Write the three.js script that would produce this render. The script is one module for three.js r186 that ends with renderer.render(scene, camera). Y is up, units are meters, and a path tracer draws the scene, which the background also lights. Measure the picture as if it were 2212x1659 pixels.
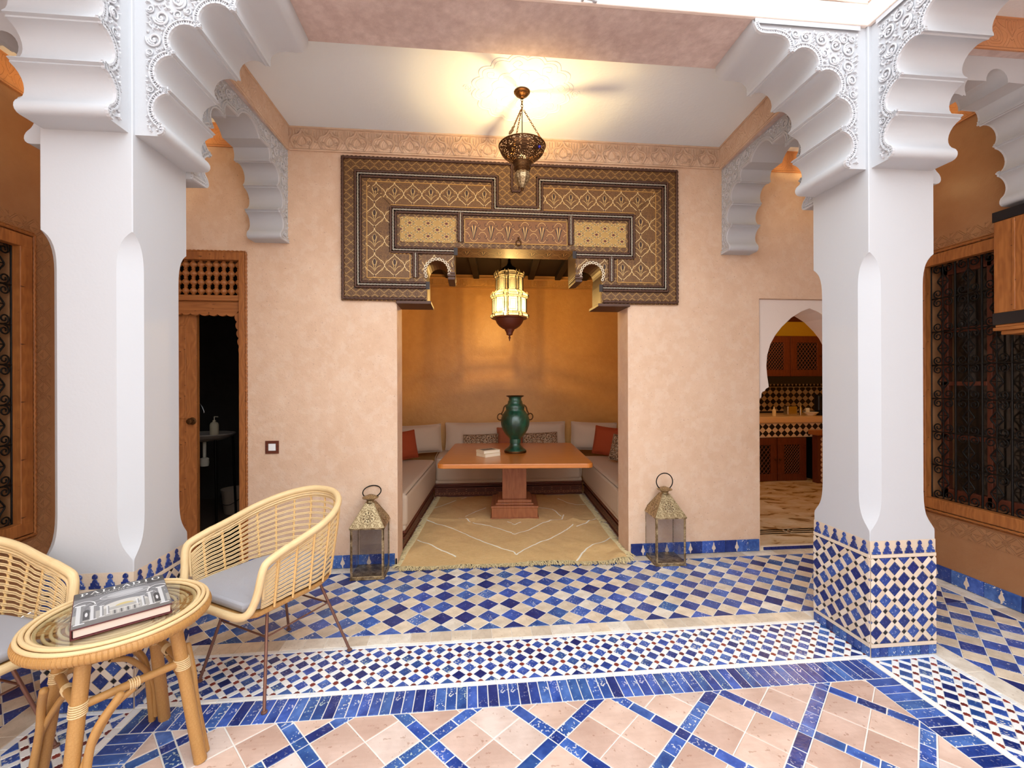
import * as THREE from 'three';
import { mergeGeometries, mergeVertices, toCreasedNormals } from 'three/addons/utils/BufferGeometryUtils.js';
import { RoundedBoxGeometry } from 'three/addons/geometries/RoundedBoxGeometry.js';
import { RectAreaLightUniformsLib } from 'three/addons/lights/RectAreaLightUniformsLib.js';

// ---------------------------------------------------------------- camera, sky, light, exposure
const scene = new THREE.Scene();
const renderer = new THREE.WebGLRenderer({ antialias: true });
renderer.toneMapping = THREE.LinearToneMapping;
renderer.toneMappingExposure = 1.3;
renderer.shadowMap.enabled = true;
RectAreaLightUniformsLib.init();
const camera = new THREE.PerspectiveCamera(82.168, 2212 / 1659, 0.05, 100);
camera.position.set(-0.288, 1.402, 3.473);
camera.rotation.order = 'YXZ';
camera.rotation.set(0.00024, -0.09586, -0.00351);
// a bright, even, lightly clouded midday sky over the open courtyard
scene.background = new THREE.Color().setRGB(0.91, 0.985, 1.05);
scene.backgroundIntensity = 3.3;

// ---------------------------------------------------------------- helpers
let seed = 12345;
const rnd = () => { seed = (seed * 1664525 + 1013904223) >>> 0; return seed / 4294967296; };
const rr = (a, b) => a + (b - a) * rnd();
const pick = (a) => a[Math.floor(rnd() * a.length) % a.length];
const V3 = (x, y, z) => new THREE.Vector3(x, y, z);
const PI = Math.PI, cos = Math.cos, sin = Math.sin;
const taken = new Map();
function numbered(n) { const k = taken.get(n) ?? 0; taken.set(n, k + 1); return k ? n + '_' + String(k).padStart(3, '0') : n; }
function thing(name, label, category, pos = [0, 0, 0], turn = 0, group) {
  const o = new THREE.Group(); o.name = numbered(name); o.position.set(...pos); o.rotation.y = turn;
  o.userData = { label, category, kind: 'thing' }; if (group) o.userData.group = group;
  scene.add(o); return o;
}
function struct(name) { const o = new THREE.Group(); o.name = numbered(name); o.userData = { kind: 'structure' }; scene.add(o); return o; }
function mesh(name, geo, mat, parent, pos, turn) {
  const m = new THREE.Mesh(Array.isArray(geo) ? merge(geo) : geo, mat); m.name = name; m.castShadow = m.receiveShadow = true;
  if (pos) m.position.set(...pos); if (turn) m.rotation.y = turn;
  (parent ?? scene).add(m); return m;
}
function one(name, label, category, geo, mat, group, pos, turn) {
  const m = mesh(numbered(name), geo, mat, scene, pos, turn); m.userData = { label, category, kind: 'thing' }; if (group) m.userData.group = group; return m;
}
function copy(root, label, pos, turn) {
  const c = root.clone(); c.name = numbered(root.name.replace(/_\d{3}$/, '')); c.userData = { ...root.userData }; if (label) c.userData.label = label;
  if (pos) c.position.set(...pos); if (turn !== undefined) c.rotation.y = turn; scene.add(c); return c;
}
function norm(g) {
  let h = g.index ? g.toNonIndexed() : g;
  const o = new THREE.BufferGeometry();
  if (!h.attributes.normal) h.computeVertexNormals();
  o.setAttribute('position', h.attributes.position); o.setAttribute('normal', h.attributes.normal);
  o.setAttribute('uv', h.attributes.uv ?? new THREE.BufferAttribute(new Float32Array(h.attributes.position.count * 2), 2));
  return o;
}
const merge = (list) => mergeGeometries(list.map(norm), false);
const T = (g, x = 0, y = 0, z = 0) => g.translate(x, y, z);
// texture coordinates in metres from the side a face looks to
function uvBox(g, ox = 0, oy = 0) {
  g = g.index ? g.toNonIndexed() : g; if (!g.attributes.normal) g.computeVertexNormals();
  const p = g.attributes.position, n = g.attributes.normal, uv = new Float32Array(p.count * 2);
  for (let i = 0; i < p.count; i += 3) {
    let ax = 0, ay = 0, az = 0;
    for (let k = 0; k < 3; k++) { ax += n.getX(i + k); ay += n.getY(i + k); az += n.getZ(i + k); }
    ax = Math.abs(ax); ay = Math.abs(ay); az = Math.abs(az);
    for (let k = 0; k < 3; k++) {
      const x = p.getX(i + k), y = p.getY(i + k), z = p.getZ(i + k), j = (i + k) * 2;
      if (ay >= ax && ay >= az) { uv[j] = x; uv[j + 1] = z; } else if (ax >= az) { uv[j] = z; uv[j + 1] = y; } else { uv[j] = x; uv[j + 1] = y; }
      uv[j] += ox; uv[j + 1] += oy;
    }
  }
  g.setAttribute('uv', new THREE.BufferAttribute(uv, 2)); return g;
}
const box = (w, h, d, x = 0, y = 0, z = 0) => uvBox(new THREE.BoxGeometry(w, h, d).translate(x, y, z));
const bx = (x0, x1, y0, y1, z0, z1) => box(x1 - x0, y1 - y0, z1 - z0, (x0 + x1) / 2, (y0 + y1) / 2, (z0 + z1) / 2);
const rbox = (w, h, d, r = 0.004, x = 0, y = 0, z = 0, s = 2) => uvBox(new RoundedBoxGeometry(w, h, d, s, Math.min(r, w / 2.01, h / 2.01, d / 2.01)).translate(x, y, z));
const rbx = (x0, x1, y0, y1, z0, z1, r = 0.004, s = 2) => rbox(x1 - x0, y1 - y0, z1 - z0, r, (x0 + x1) / 2, (y0 + y1) / 2, (z0 + z1) / 2, s);
function shapeOf(pts, holes = []) {
  const s = new THREE.Shape(pts.map((p) => new THREE.Vector2(p[0], p[1])));
  for (const h of holes) s.holes.push(new THREE.Path(h.map((p) => new THREE.Vector2(p[0], p[1]))));
  return s;
}
function extr(pts, depth, bevel = 0, holes = [], segs = 1) {   // an XY outline given thickness along z from 0 to depth
  const g = new THREE.ExtrudeGeometry(shapeOf(pts, holes), { depth: depth - 2 * bevel, bevelEnabled: bevel > 0, bevelThickness: bevel, bevelSize: bevel, bevelOffset: -bevel, bevelSegments: segs, curveSegments: 6 });
  if (bevel) g.translate(0, 0, bevel);
  return uvBox(g);
}
function lathe(pts, segs = 32, creased = true) {
  const g = new THREE.LatheGeometry(pts.map((p) => new THREE.Vector2(p[0], p[1])), segs);
  return creased ? toCreasedNormals(g, 0.7) : g;
}
function tube(pts, r, segs, rad = 6, closed = false, tension = 0.5) {
  const c = new THREE.CatmullRomCurve3(pts.map((p) => (p.isVector3 ? p : V3(...p))), closed, 'catmullrom', tension);
  return new THREE.TubeGeometry(c, segs ?? pts.length * 4, r, rad, closed);
}
function rod(a, b, r, rad = 8, r2 = r) {
  const A = a.isVector3 ? a : V3(...a), B = b.isVector3 ? b : V3(...b), d = B.clone().sub(A), L = d.length();
  const g = new THREE.CylinderGeometry(r2, r, L, rad, 1).translate(0, L / 2, 0);
  g.applyQuaternion(new THREE.Quaternion().setFromUnitVectors(V3(0, 1, 0), d.normalize())); return g.translate(A.x, A.y, A.z);
}
// a twisted rope moulding along a straight run
function rope(a, b, r = 0.008, pitch = 0.03, steps = 5) {
  const A = V3(...a), B = V3(...b), d = B.clone().sub(A), L = d.length(); d.normalize();
  const up = Math.abs(d.z) > 0.9 ? V3(0, 1, 0) : V3(0, 0, 1), u = V3(0, 0, 0).crossVectors(up, d).normalize(), v = V3(0, 0, 0).crossVectors(d, u);
  const n = Math.max(2, Math.round(L / pitch * steps)), R = 8, pos = [], idx = [], uv = [];
  for (let i = 0; i <= n; i++) for (let j = 0; j < R; j++) {
    const th = j / R * 2 * PI, tw = i / steps * PI, rad = r * (0.8 + 0.28 * cos(2 * (th - tw / 1)));
    const c = A.clone().addScaledVector(d, L * i / n).addScaledVector(u, cos(th) * rad).addScaledVector(v, sin(th) * rad);
    pos.push(c.x, c.y, c.z); uv.push(L * i / n, j / R * 0.05);
  }
  for (let i = 0; i < n; i++) for (let j = 0; j < R; j++) { const k = (j + 1) % R, p = i * R + j, q = i * R + k; idx.push(p, q, p + R, q, q + R, p + R); }
  const g = new THREE.BufferGeometry(); g.setAttribute('position', new THREE.Float32BufferAttribute(pos, 3)); g.setAttribute('uv', new THREE.Float32BufferAttribute(uv, 2)); g.setIndex(idx); g.computeVertexNormals(); return g;
}
// a flat piece with eased edges; outline in (x, z), its top at y = 0
function slab(poly, h = 0.012, bev = 0.0018, drop = 0.0016, uo = 0, vo = 0) {
  let A = 0; const n = poly.length;
  for (let i = 0; i < n; i++) { const p = poly[i], q = poly[(i + 1) % n]; A += p[0] * q[1] - q[0] * p[1]; }
  const P = A > 0 ? [...poly].reverse() : poly;      // now turning so that the top looks up
  const ins = P.map((p, i) => {
    const a = P[(i + n - 1) % n], b = P[(i + 1) % n], n1 = [p[1] - a[1], a[0] - p[0]], n2 = [b[1] - p[1], p[0] - b[0]], l1 = Math.hypot(...n1) || 1, l2 = Math.hypot(...n2) || 1;
    const m = [n1[0] / l1 + n2[0] / l2, n1[1] / l1 + n2[1] / l2], k = (m[0] * n1[0] + m[1] * n1[1]) / l1, s = Math.min(bev * 2.5, bev / Math.max(0.25, k));
    return [p[0] + m[0] * s * 1, p[1] + m[1] * s];
  });
  const cx = P.reduce((s, p) => s + p[0], 0) / n, cz = P.reduce((s, p) => s + p[1], 0) / n;
  // the inset must lie inside: turn it round where it does not
  let d0 = 0, d1 = 0; for (let i = 0; i < n; i++) { d0 += Math.hypot(P[i][0] - cx, P[i][1] - cz); d1 += Math.hypot(ins[i][0] - cx, ins[i][1] - cz); }
  const I = d1 < d0 ? ins : P.map((p, i) => [2 * p[0] - ins[i][0], 2 * p[1] - ins[i][1]]);
  const pos = [], uv = [], put = (p, y) => { pos.push(p[0], y, p[1]); uv.push(p[0] + uo, p[1] + vo); };
  for (let i = 1; i < n - 1; i++) { put(I[0], 0); put(I[i], 0); put(I[i + 1], 0); }
  for (let i = 0; i < n; i++) {
    const j = (i + 1) % n;
    put(I[i], 0); put(P[i], -drop); put(I[j], 0); put(I[j], 0); put(P[i], -drop); put(P[j], -drop);
    put(P[i], -drop); put(P[i], -h); put(P[j], -drop); put(P[j], -drop); put(P[i], -h); put(P[j], -h);
  }
  const g = new THREE.BufferGeometry(); g.setAttribute('position', new THREE.Float32BufferAttribute(pos, 3)); g.setAttribute('uv', new THREE.Float32BufferAttribute(uv, 2)); g.computeVertexNormals(); return g;
}
function clip(poly, x0, x1, z0, z1) {                       // an outline cut to a rectangle
  const cut = (P, f) => { const o = []; for (let i = 0; i < P.length; i++) { const a = P[i], b = P[(i + 1) % P.length], fa = f(a), fb = f(b); if (fa >= 0) o.push(a); if ((fa >= 0) !== (fb >= 0)) { const t = fa / (fa - fb); o.push([a[0] + (b[0] - a[0]) * t, a[1] + (b[1] - a[1]) * t]); } } return o; };
  let p = poly; for (const f of [(q) => q[0] - x0, (q) => x1 - q[0], (q) => q[1] - z0, (q) => z1 - q[1]]) { p = cut(p, f); if (p.length < 3) return null; }
  const o = p.filter((a, i) => { const b = p[(i + 1) % p.length]; return Math.hypot(a[0] - b[0], a[1] - b[1]) > 1e-4; });
  let A = 0; for (let i = 0; i < o.length; i++) { const a = o[i], b = o[(i + 1) % o.length]; A += a[0] * b[1] - b[0] * a[1]; }
  return o.length > 2 && Math.abs(A) > 6e-5 ? o : null;
}
const mirrored = (g, axis) => { g = norm(g.clone()); for (const k of ['position', 'normal']) { const a = g.attributes[k]; for (let i = 0; i < a.count; i++) a.setComponent(i, axis, -a.getComponent(i, axis)); } for (const k of ['position', 'normal', 'uv']) { const a = g.attributes[k], n = a.itemSize; for (let i = 0; i < a.count; i += 3) for (let c = 0; c < n; c++) { const t = a.getComponent(i + 1, c); a.setComponent(i + 1, c, a.getComponent(i + 2, c)); a.setComponent(i + 2, c, t); } } return g; };
const shear = (g, k, z0 = 0) => { const p = g.attributes.position; for (let i = 0; i < p.count; i++) p.setX(i, p.getX(i) + k * (p.getZ(i) - z0)); return g; };
function arcPts(p0, p1, sag, n = 8) {                       // a circular arc from p0 to p1 that bulges to the left of its run by sag
  const dx = p1[0] - p0[0], dy = p1[1] - p0[1], L = Math.hypot(dx, dy), nx = -dy / L, ny = dx / L, R = (L * L / 4 + sag * sag) / (2 * sag), out = [];
  const cx = (p0[0] + p1[0]) / 2 + nx * (sag - R), cy = (p0[1] + p1[1]) / 2 + ny * (sag - R);
  let a0 = Math.atan2(p0[1] - cy, p0[0] - cx), a1 = Math.atan2(p1[1] - cy, p1[0] - cx);
  if (sag > 0) { while (a1 > a0) a1 -= 2 * PI; } else { while (a1 < a0) a1 += 2 * PI; }
  for (let i = 0; i <= n; i++) { const a = a0 + (a1 - a0) * i / n; out.push([cx + Math.abs(R) * cos(a), cy + Math.abs(R) * sin(a)]); }
  return out;
}
// ---------------------------------------------------------------- textures (colour, grain, print) and materials
function hash2(x, y, s) { let h = (x * 374761393 + y * 668265263 + s * 974634533) | 0; h = Math.imul(h ^ (h >>> 13), 1274126177); h ^= h >>> 16; return (h >>> 0) / 4294967296; }
function vnoise(u, v, n, s, m = n) {                           // value noise, n x m cells on the unit square, repeats
  const x = u * n, y = v * m, xi = Math.floor(x), yi = Math.floor(y), fx = x - xi, fy = y - yi, sx = fx * fx * (3 - 2 * fx), sy = fy * fy * (3 - 2 * fy);
  const h = (a, b) => hash2(((a % n) + n) % n, ((b % m) + m) % m, s);
  return (h(xi, yi) * (1 - sx) + h(xi + 1, yi) * sx) * (1 - sy) + (h(xi, yi + 1) * (1 - sx) + h(xi + 1, yi + 1) * sx) * sy;
}
function fbm(u, v, n, s, oct = 4, m = n) { let a = 0, w = 0.5, t = 0; for (let i = 0; i < oct; i++) { a += w * vnoise(u, v, n, s + i * 17, m); t += w; w *= 0.55; n *= 2; m *= 2; } return a / t; }
function dataTex(w, h, f, srgb = true) {
  const d = new Uint8Array(w * h * 4), c = [0, 0, 0];
  for (let y = 0; y < h; y++) for (let x = 0; x < w; x++) { f(x / w, y / h, c); const k = (y * w + x) * 4; for (let i = 0; i < 3; i++) d[k + i] = Math.max(0, Math.min(255, c[i])); d[k + 3] = 255; }
  const t = new THREE.DataTexture(d, w, h, THREE.RGBAFormat); t.wrapS = t.wrapT = THREE.RepeatWrapping; t.magFilter = THREE.LinearFilter; t.minFilter = THREE.LinearMipmapLinearFilter; t.generateMipmaps = true;
  if (srgb) t.colorSpace = THREE.SRGBColorSpace; t.needsUpdate = true; return t;
}
const grey = (w, h, f) => dataTex(w, h, (u, v, c) => { c[0] = c[1] = c[2] = 255 * f(u, v); }, false);
function canvasTex(w, h, draw, srgb = true) {
  const c = document.createElement('canvas'); c.width = w; c.height = h; draw(c.getContext('2d'), w, h);
  const t = new THREE.CanvasTexture(c); t.wrapS = t.wrapT = THREE.RepeatWrapping; if (srgb) t.colorSpace = THREE.SRGBColorSpace; return t;
}
function per(t, sx, sy = sx, rot = 0) { const c = t.clone(); c.repeat.set(1 / sx, 1 / sy); c.rotation = rot; c.needsUpdate = true; return c; }
const S = (o) => new THREE.MeshStandardMaterial(o), Ph = (o) => new THREE.MeshPhysicalMaterial(o);
const hex = (c) => new THREE.Color(c);
const mix3 = (a, b, t, c) => { for (let i = 0; i < 3; i++) c[i] = a[i] + (b[i] - a[i]) * t; };

const tPlaster = dataTex(1024, 1024, (u, v, c) => {
  const a = fbm(u, v, 4, 3, 5), b = fbm(u, v, 24, 9, 4), p = fbm(u, v, 34, 31, 4); let k = 0.5 + (a - 0.5) * 0.55 + (b - 0.5) * 0.5;
  mix3([213, 175, 144], [236, 206, 178], Math.max(0, Math.min(1, k)), c);
  if (p > 0.5) mix3([...c], [234, 211, 190], Math.min(0.3, (p - 0.5) * 1.8), c);
  const g = vnoise(u, v, 256, 77); if (g > 0.93) mix3([...c], [178, 140, 122], 0.5, c);
});
const tPink = dataTex(512, 512, (u, v, c) => { const a = fbm(u, v, 6, 3, 5), b = fbm(u, v, 40, 9, 3); mix3([188, 164, 156], [222, 202, 194], Math.max(0, Math.min(1, 0.5 + (a - 0.5) * 0.8 + (b - 0.5) * 0.9)), c); });
const tPlasterB = grey(1024, 1024, (u, v) => 0.55 * fbm(u, v, 40, 5, 4) + 0.3 * fbm(u, v, 8, 8, 3) + 0.15 * vnoise(u, v, 300, 2));
const tOchre = dataTex(512, 512, (u, v, c) => { const a = fbm(u, v, 5, 13, 5), b = fbm(u, v, 30, 19, 3); mix3([152, 102, 64], [178, 132, 92], a * 0.7 + b * 0.3, c); });
const tGold = dataTex(512, 512, (u, v, c) => { const a = fbm(u, v, 5, 23, 5), b = fbm(u, v, 30, 29, 3); mix3([196, 142, 74], [220, 168, 98], a * 0.6 + b * 0.4, c); });
const tWhiteB = grey(512, 512, (u, v) => 0.5 * fbm(u, v, 60, 41, 3) + 0.5 * fbm(u, v, 6, 43, 3));
const tBlue = dataTex(1024, 1024, (u, v, c) => {
  const a = fbm(u, v, 14, 51, 4), b = fbm(u, v, 50, 57, 3), k = Math.max(0, Math.min(1, 0.5 + (a - 0.5) * 1.5 + (b - 0.5) * 0.8));
  mix3([42, 78, 148], [88, 126, 196], k, c);
  const chip = vnoise(u, v, 170, 61) * (0.55 + 0.6 * fbm(u, v, 20, 67, 2)); if (chip > 0.72) mix3([...c], [226, 222, 214], Math.min(1, (chip - 0.72) * 22), c);
});
const tGlazeB = grey(512, 512, (u, v) => 0.7 * fbm(u, v, 14, 71, 3) + 0.3 * fbm(u, v, 60, 73, 2));
const tBeige = dataTex(512, 512, (u, v, c) => {
  const a = fbm(u, v, 12, 81, 4), b = fbm(u, v, 60, 83, 3); mix3([212, 200, 182], [240, 231, 216], Math.max(0, Math.min(1, 0.5 + (a - 0.5) * 1.6)), c);
  if (b > 0.73) mix3([...c], [176, 156, 136], Math.min(0.5, (b - 0.73) * 6), c);
});
const tTerra = dataTex(1024, 1024, (u, v, c) => {
  const a = fbm(u, v, 7, 91, 5), b = fbm(u, v, 60, 93, 3), s = fbm(u, v, 6, 97, 3, 60); mix3([202, 178, 164], [228, 208, 196], Math.max(0, Math.min(1, 0.5 + (a - 0.5) * 1.8 + (s - 0.5) * 0.5)), c);
  if (b > 0.74) mix3([...c], [160, 124, 104], Math.min(0.5, (b - 0.74) * 6), c);
});
const tWoodG = grey(512, 512, (u, v) => { const w = fbm(u, v, 2, 101, 3, 8) * 1.5, g = fbm(u + w * 0.02, v, 3, 103, 4, 70), l = 0.5 + 0.5 * sin((v * 14 + w * 2.5) * 2 * PI); return 0.55 * g + 0.25 * l + 0.2 * fbm(u, v, 5, 107, 3, 160); });
function woodTex(lo, hi, knots = 0) { return dataTex(512, 512, (u, v, c) => {
  const w = fbm(u, v, 2, 101, 3, 8) * 1.5, g = fbm(u + w * 0.02, v, 3, 103, 4, 70), l = 0.5 + 0.5 * sin((v * 14 + w * 2.5) * 2 * PI);
  mix3(lo, hi, Math.max(0, Math.min(1, 0.6 * g + 0.28 * l + 0.12)), c);
  if (knots) { const k = vnoise(u, v, 22, 131); if (k > 0.93) mix3([...c], [70, 34, 14], Math.min(0.8, (k - 0.93) * 14), c); }
}); }
const tCedar = woodTex([128, 72, 30], [186, 118, 60], 1), tDark = woodTex([58, 34, 22], [96, 60, 40]), tOak = woodTex([190, 106, 38], [216, 138, 64]), tMahog = woodTex([78, 34, 20], [118, 58, 36]), tPed = woodTex([136, 78, 46], [172, 108, 68]);
const tLinen = grey(256, 256, (u, v) => 0.5 + 0.25 * sin(u * 64 * 2 * PI) * (v * 64 % 2 < 1 ? 1 : -1) + 0.25 * (vnoise(u, v, 128, 7) - 0.5));
const tRattan = dataTex(256, 256, (u, v, c) => { const a = fbm(u, v, 6, 141, 4, 40), b = fbm(u, v, 12, 147, 2); mix3([208, 172, 118], [244, 220, 174], Math.max(0, Math.min(1, a * 0.8 + b * 0.4 - 0.1)), c); });
const tBrass = dataTex(512, 512, (u, v, c) => { const a = fbm(u, v, 8, 151, 5), b = fbm(u, v, 40, 153, 3); mix3([122, 100, 70], [208, 188, 148], Math.max(0, Math.min(1, 0.5 + (a - 0.5) * 2 + (b - 0.5))), c); });
const tBrassR = grey(256, 256, (u, v) => 0.28 + 0.4 * fbm(u, v, 12, 157, 3));
const tRug = dataTex(512, 512, (u, v, c) => { const a = fbm(u, v, 90, 161, 2, 256), b = fbm(u, v, 5, 163, 3, 30), w = 0.5 + 0.5 * sin(v * 128 * 2 * PI); mix3([150, 112, 62], [206, 166, 104], Math.max(0, Math.min(1, 0.45 * a + 0.35 * b + 0.25 * w)), c); });
const tRugB = grey(512, 512, (u, v) => 0.5 * (0.5 + 0.5 * sin(v * 128 * 2 * PI)) + 0.5 * fbm(u, v, 128, 165, 2));
const tBoucle = dataTex(256, 256, (u, v, c) => { const a = vnoise(u, v, 46, 171), b = vnoise(u, v, 30, 173); mix3([84, 58, 40], [206, 182, 152], a > 0.52 ? 1 : a > 0.4 ? 0.5 : 0, c); if (b > 0.75) mix3([...c], [150, 98, 62], 0.8, c); });
const tMarble = dataTex(512, 512, (u, v, c) => { const w = fbm(u, v, 4, 181, 4), s = fbm(u + w * 0.3, v + w * 0.25, 4, 183, 4, 13); mix3([196, 164, 116], [238, 224, 198], Math.max(0, Math.min(1, s * 1.6 - 0.25)), c); if (s < 0.36) mix3([...c], [120, 84, 46], Math.min(0.7, (0.36 - s) * 8), c); });

const M = {};
M.wall = S({ map: per(tPlaster, 1.7), bumpMap: per(tPlasterB, 1.3), bumpScale: 0.004, roughness: 0.82, name: 'salmon plaster' });
M.soffit = S({ map: per(tPink, 1.3), bumpMap: per(tPlasterB, 1.0), bumpScale: 0.003, roughness: 0.9 });
M.ochre = S({ map: per(tOchre, 1.5), bumpMap: per(tPlasterB, 1.6), bumpScale: 0.0022, roughness: 0.36, name: 'polished ochre plaster' });
M.gold = S({ map: per(tGold, 1.5), bumpMap: per(tPlasterB, 2.2), bumpScale: 0.004, roughness: 0.42 });
M.white = S({ color: hex('#c0c1c4'), bumpMap: per(tWhiteB, 0.6), bumpScale: 0.0005, roughness: 0.75 });
M.ceil = S({ color: hex('#eef3f5'), bumpMap: per(tWhiteB, 0.9), bumpScale: 0.0015, roughness: 0.85 });
M.carve = S({ color: hex('#d6d6d9'), bumpMap: per(tWhiteB, 0.3), bumpScale: 0.001, roughness: 0.8 });
M.fascia = S({ color: hex('#efdcd0'), bumpMap: per(tWhiteB, 0.5), bumpScale: 0.0015, roughness: 0.85 });
M.grout = S({ color: hex('#e8e4dc'), bumpMap: per(tWhiteB, 0.2), bumpScale: 0.001, roughness: 0.9 });
M.grout2 = S({ color: hex('#d6bfae'), bumpMap: per(tWhiteB, 0.2), bumpScale: 0.001, roughness: 0.9 });
const blueTint = ['#ffffff', '#c4c9e2', '#e4ecff', '#9aa2cc', '#c8dce0', '#7c82ac', '#dfe0ff'];
M.blues = blueTint.map((t) => S({ map: per(tBlue, 1), color: hex(t), bumpMap: per(tGlazeB, 0.5), bumpScale: 0.0012, roughness: 0.3 }));
M.blueDark = S({ map: per(tBlue, 1), color: hex('#5560a0'), roughness: 0.3 });
M.black = S({ color: hex('#15161c'), roughness: 0.3 });
M.red = ['#7c3028', '#8e3a2e', '#6b2620'].map((t) => S({ color: hex(t), roughness: 0.4 }));
M.whiteTile = ['#f3f4f2', '#eceeed', '#f6f4ee'].map((t) => S({ color: hex(t), roughness: 0.35, bumpMap: per(tGlazeB, 0.3), bumpScale: 0.0008 }));
M.cream = ['#dfcdb8', '#d8c4ad', '#e6d7c4'].map((t) => S({ color: hex(t), roughness: 0.4, bumpMap: per(tGlazeB, 0.3), bumpScale: 0.0008 }));
M.beige = ['#ffffff', '#f2ebe2', '#fff6ea', '#e9e2da'].map((t) => S({ map: per(tBeige, 0.6), color: hex(t), bumpMap: per(tPlasterB, 0.5), bumpScale: 0.001, roughness: 0.6 }));
M.terra = ['#ffffff', '#f7ece6', '#fff4ec', '#efe0d8'].map((t) => S({ map: per(tTerra, 0.9), color: hex(t), bumpMap: per(tPlasterB, 0.6), bumpScale: 0.0012, roughness: 0.62 }));
M.cedar = S({ map: per(tCedar, 0.7, 0.35), bumpMap: per(tWoodG, 0.7, 0.35), bumpScale: 0.0008, roughness: 0.5 });
M.cedarV = S({ map: per(tCedar, 0.35, 0.7, PI / 2), bumpMap: per(tWoodG, 0.35, 0.7, PI / 2), bumpScale: 0.0008, roughness: 0.5 });
M.pitch = S({ map: per(tDark, 0.7, 0.35), color: hex('#7a6656'), roughness: 0.5 });
M.walnut = S({ map: per(tDark, 0.5, 0.25), color: hex('#ffe4c4'), roughness: 0.5 });
M.dark = S({ map: per(tDark, 0.7, 0.35), bumpMap: per(tWoodG, 0.7, 0.35), bumpScale: 0.0006, roughness: 0.5 });
M.ebony = S({ map: per(tDark, 0.7, 0.35), color: hex('#33291f'), roughness: 0.7 });
M.mahog = S({ map: per(tMahog, 0.7, 0.4), roughness: 0.45 });
M.mahogV = S({ map: per(tMahog, 0.4, 0.7, PI / 2), roughness: 0.45 });
M.oak = Ph({ map: per(tOak, 1.1, 0.5), roughness: 0.3, clearcoat: 0.4, clearcoatRoughness: 0.15 });
M.ped = S({ map: per(tPed, 0.5, 1, PI / 2), roughness: 0.45 });
M.iron = S({ color: hex('#17120f'), metalness: 0.6, roughness: 0.5 });
M.steel = S({ color: hex('#cfcfcf'), metalness: 1, roughness: 0.25 });
M.brass = S({ map: per(tBrass, 0.3), metalness: 0.85, roughnessMap: tBrassR, roughness: 0.8 });
M.bronze = S({ map: per(tBrass, 0.2), color: hex('#8a6a4a'), metalness: 0.8, roughness: 0.45 });
M.gilt = S({ color: hex('#b98a48'), metalness: 0.35, roughness: 0.5 });
M.silver = S({ color: hex('#a89f90'), metalness: 0.7, roughness: 0.45 });
M.glass = Ph({ color: hex('#f4f6f4'), transmission: 1, thickness: 0, roughness: 0.02, ior: 1.45 });
M.smoke = Ph({ color: hex('#dfe1e6'), transmission: 1, thickness: 0, roughness: 0.03, ior: 1.45 });
M.lampGlass = Ph({ color: hex('#fdfae8'), transmission: 1, thickness: 0, roughness: 0.32, ior: 1.45 });
M.lampGlassB = Ph({ color: hex('#f8f0dc'), transmission: 0.9, thickness: 0, roughness: 0.35, ior: 1.45 });
M.linen = S({ color: hex('#cdb7a0'), bumpMap: per(tLinen, 0.1), bumpScale: 0.0007, roughness: 0.95 });
M.greyCloth = S({ color: hex('#a9a8ad'), bumpMap: per(tLinen, 0.08), bumpScale: 0.0008, roughness: 0.95 });
M.orange = S({ color: hex('#a4441c'), bumpMap: per(tLinen, 0.1), bumpScale: 0.0006, roughness: 0.85 });
M.terraCloth = S({ color: hex('#9c5434'), bumpMap: per(tLinen, 0.1), bumpScale: 0.0006, roughness: 0.85 });
M.boucle = S({ map: per(tBoucle, 0.27), bumpMap: per(tLinen, 0.06), bumpScale: 0.002, roughness: 1 });
M.rattan = S({ map: per(tRattan, 0.12, 0.12), roughness: 0.55 });
M.rattanD = S({ map: per(tRattan, 0.12, 0.12), color: hex('#ceb087'), roughness: 0.5 });
M.rattanP = S({ map: per(tRattan, 0.12, 0.12), color: hex('#fff0d4'), roughness: 0.6 });
M.copper = S({ color: hex('#8a6455'), metalness: 0.6, roughness: 0.45 });
M.rugYarn = S({ color: hex('#e2cf9f'), roughness: 1 });
M.marble = S({ map: per(tMarble, 1.1), roughness: 0.25 });
M.paper = S({ color: hex('#efe3cb'), roughness: 0.9 });
M.greenGlaze = Ph({ map: dataTex(256, 256, (u, v, c) => { const a = fbm(u, v, 7, 191, 4), b = fbm(u, v, 30, 193, 3); mix3([10, 48, 36], [30, 88, 66], Math.max(0, Math.min(1, 0.5 + (a - 0.5) * 2 + (b - 0.5))), c); }), color: hex('#ffffff'), roughness: 0.28, clearcoat: 0.6, clearcoatRoughness: 0.15, bumpMap: per(tGlazeB, 0.16), bumpScale: 0.002 });
// ---------------------------------------------------------------- floors: every tile that can be told apart is a piece of its own
const slabCache = new Map();
function piece(parent, name, kind, polyAt, mats, x, z, whole, opt = {}) {
  // polyAt: the outline about its own middle; whole pieces of one kind share a few geometries
  let g; const [h, b] = [opt.h ?? 0.012, opt.b ?? 0.0016];
  if (whole) { const k = kind + Math.floor(rnd() * 6); if (!slabCache.has(k)) slabCache.set(k, slab(polyAt, h, b, b, rnd() * 3, rnd() * 3)); g = slabCache.get(k); }
  else g = slab(polyAt, h, b, b, rnd() * 3, rnd() * 3);
  const m = mesh(name, g, pick(mats), parent, [x, (opt.y ?? 0) + rr(-0.0007, 0.0007), z]);
  m.rotation.set(rr(-1, 1) * (opt.tilt ?? 0.004), 0, rr(-1, 1) * (opt.tilt ?? 0.004)); return m;
}
const stuffOf = (parent, name, geos, mat) => { if (!geos.length) return; const m = mesh(name, geos, mat, parent); m.userData.kind = 'stuff'; };
const GD = 0.1414, DI = (r) => [[-r, 0], [0, r], [r, 0], [0, -r]];
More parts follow.
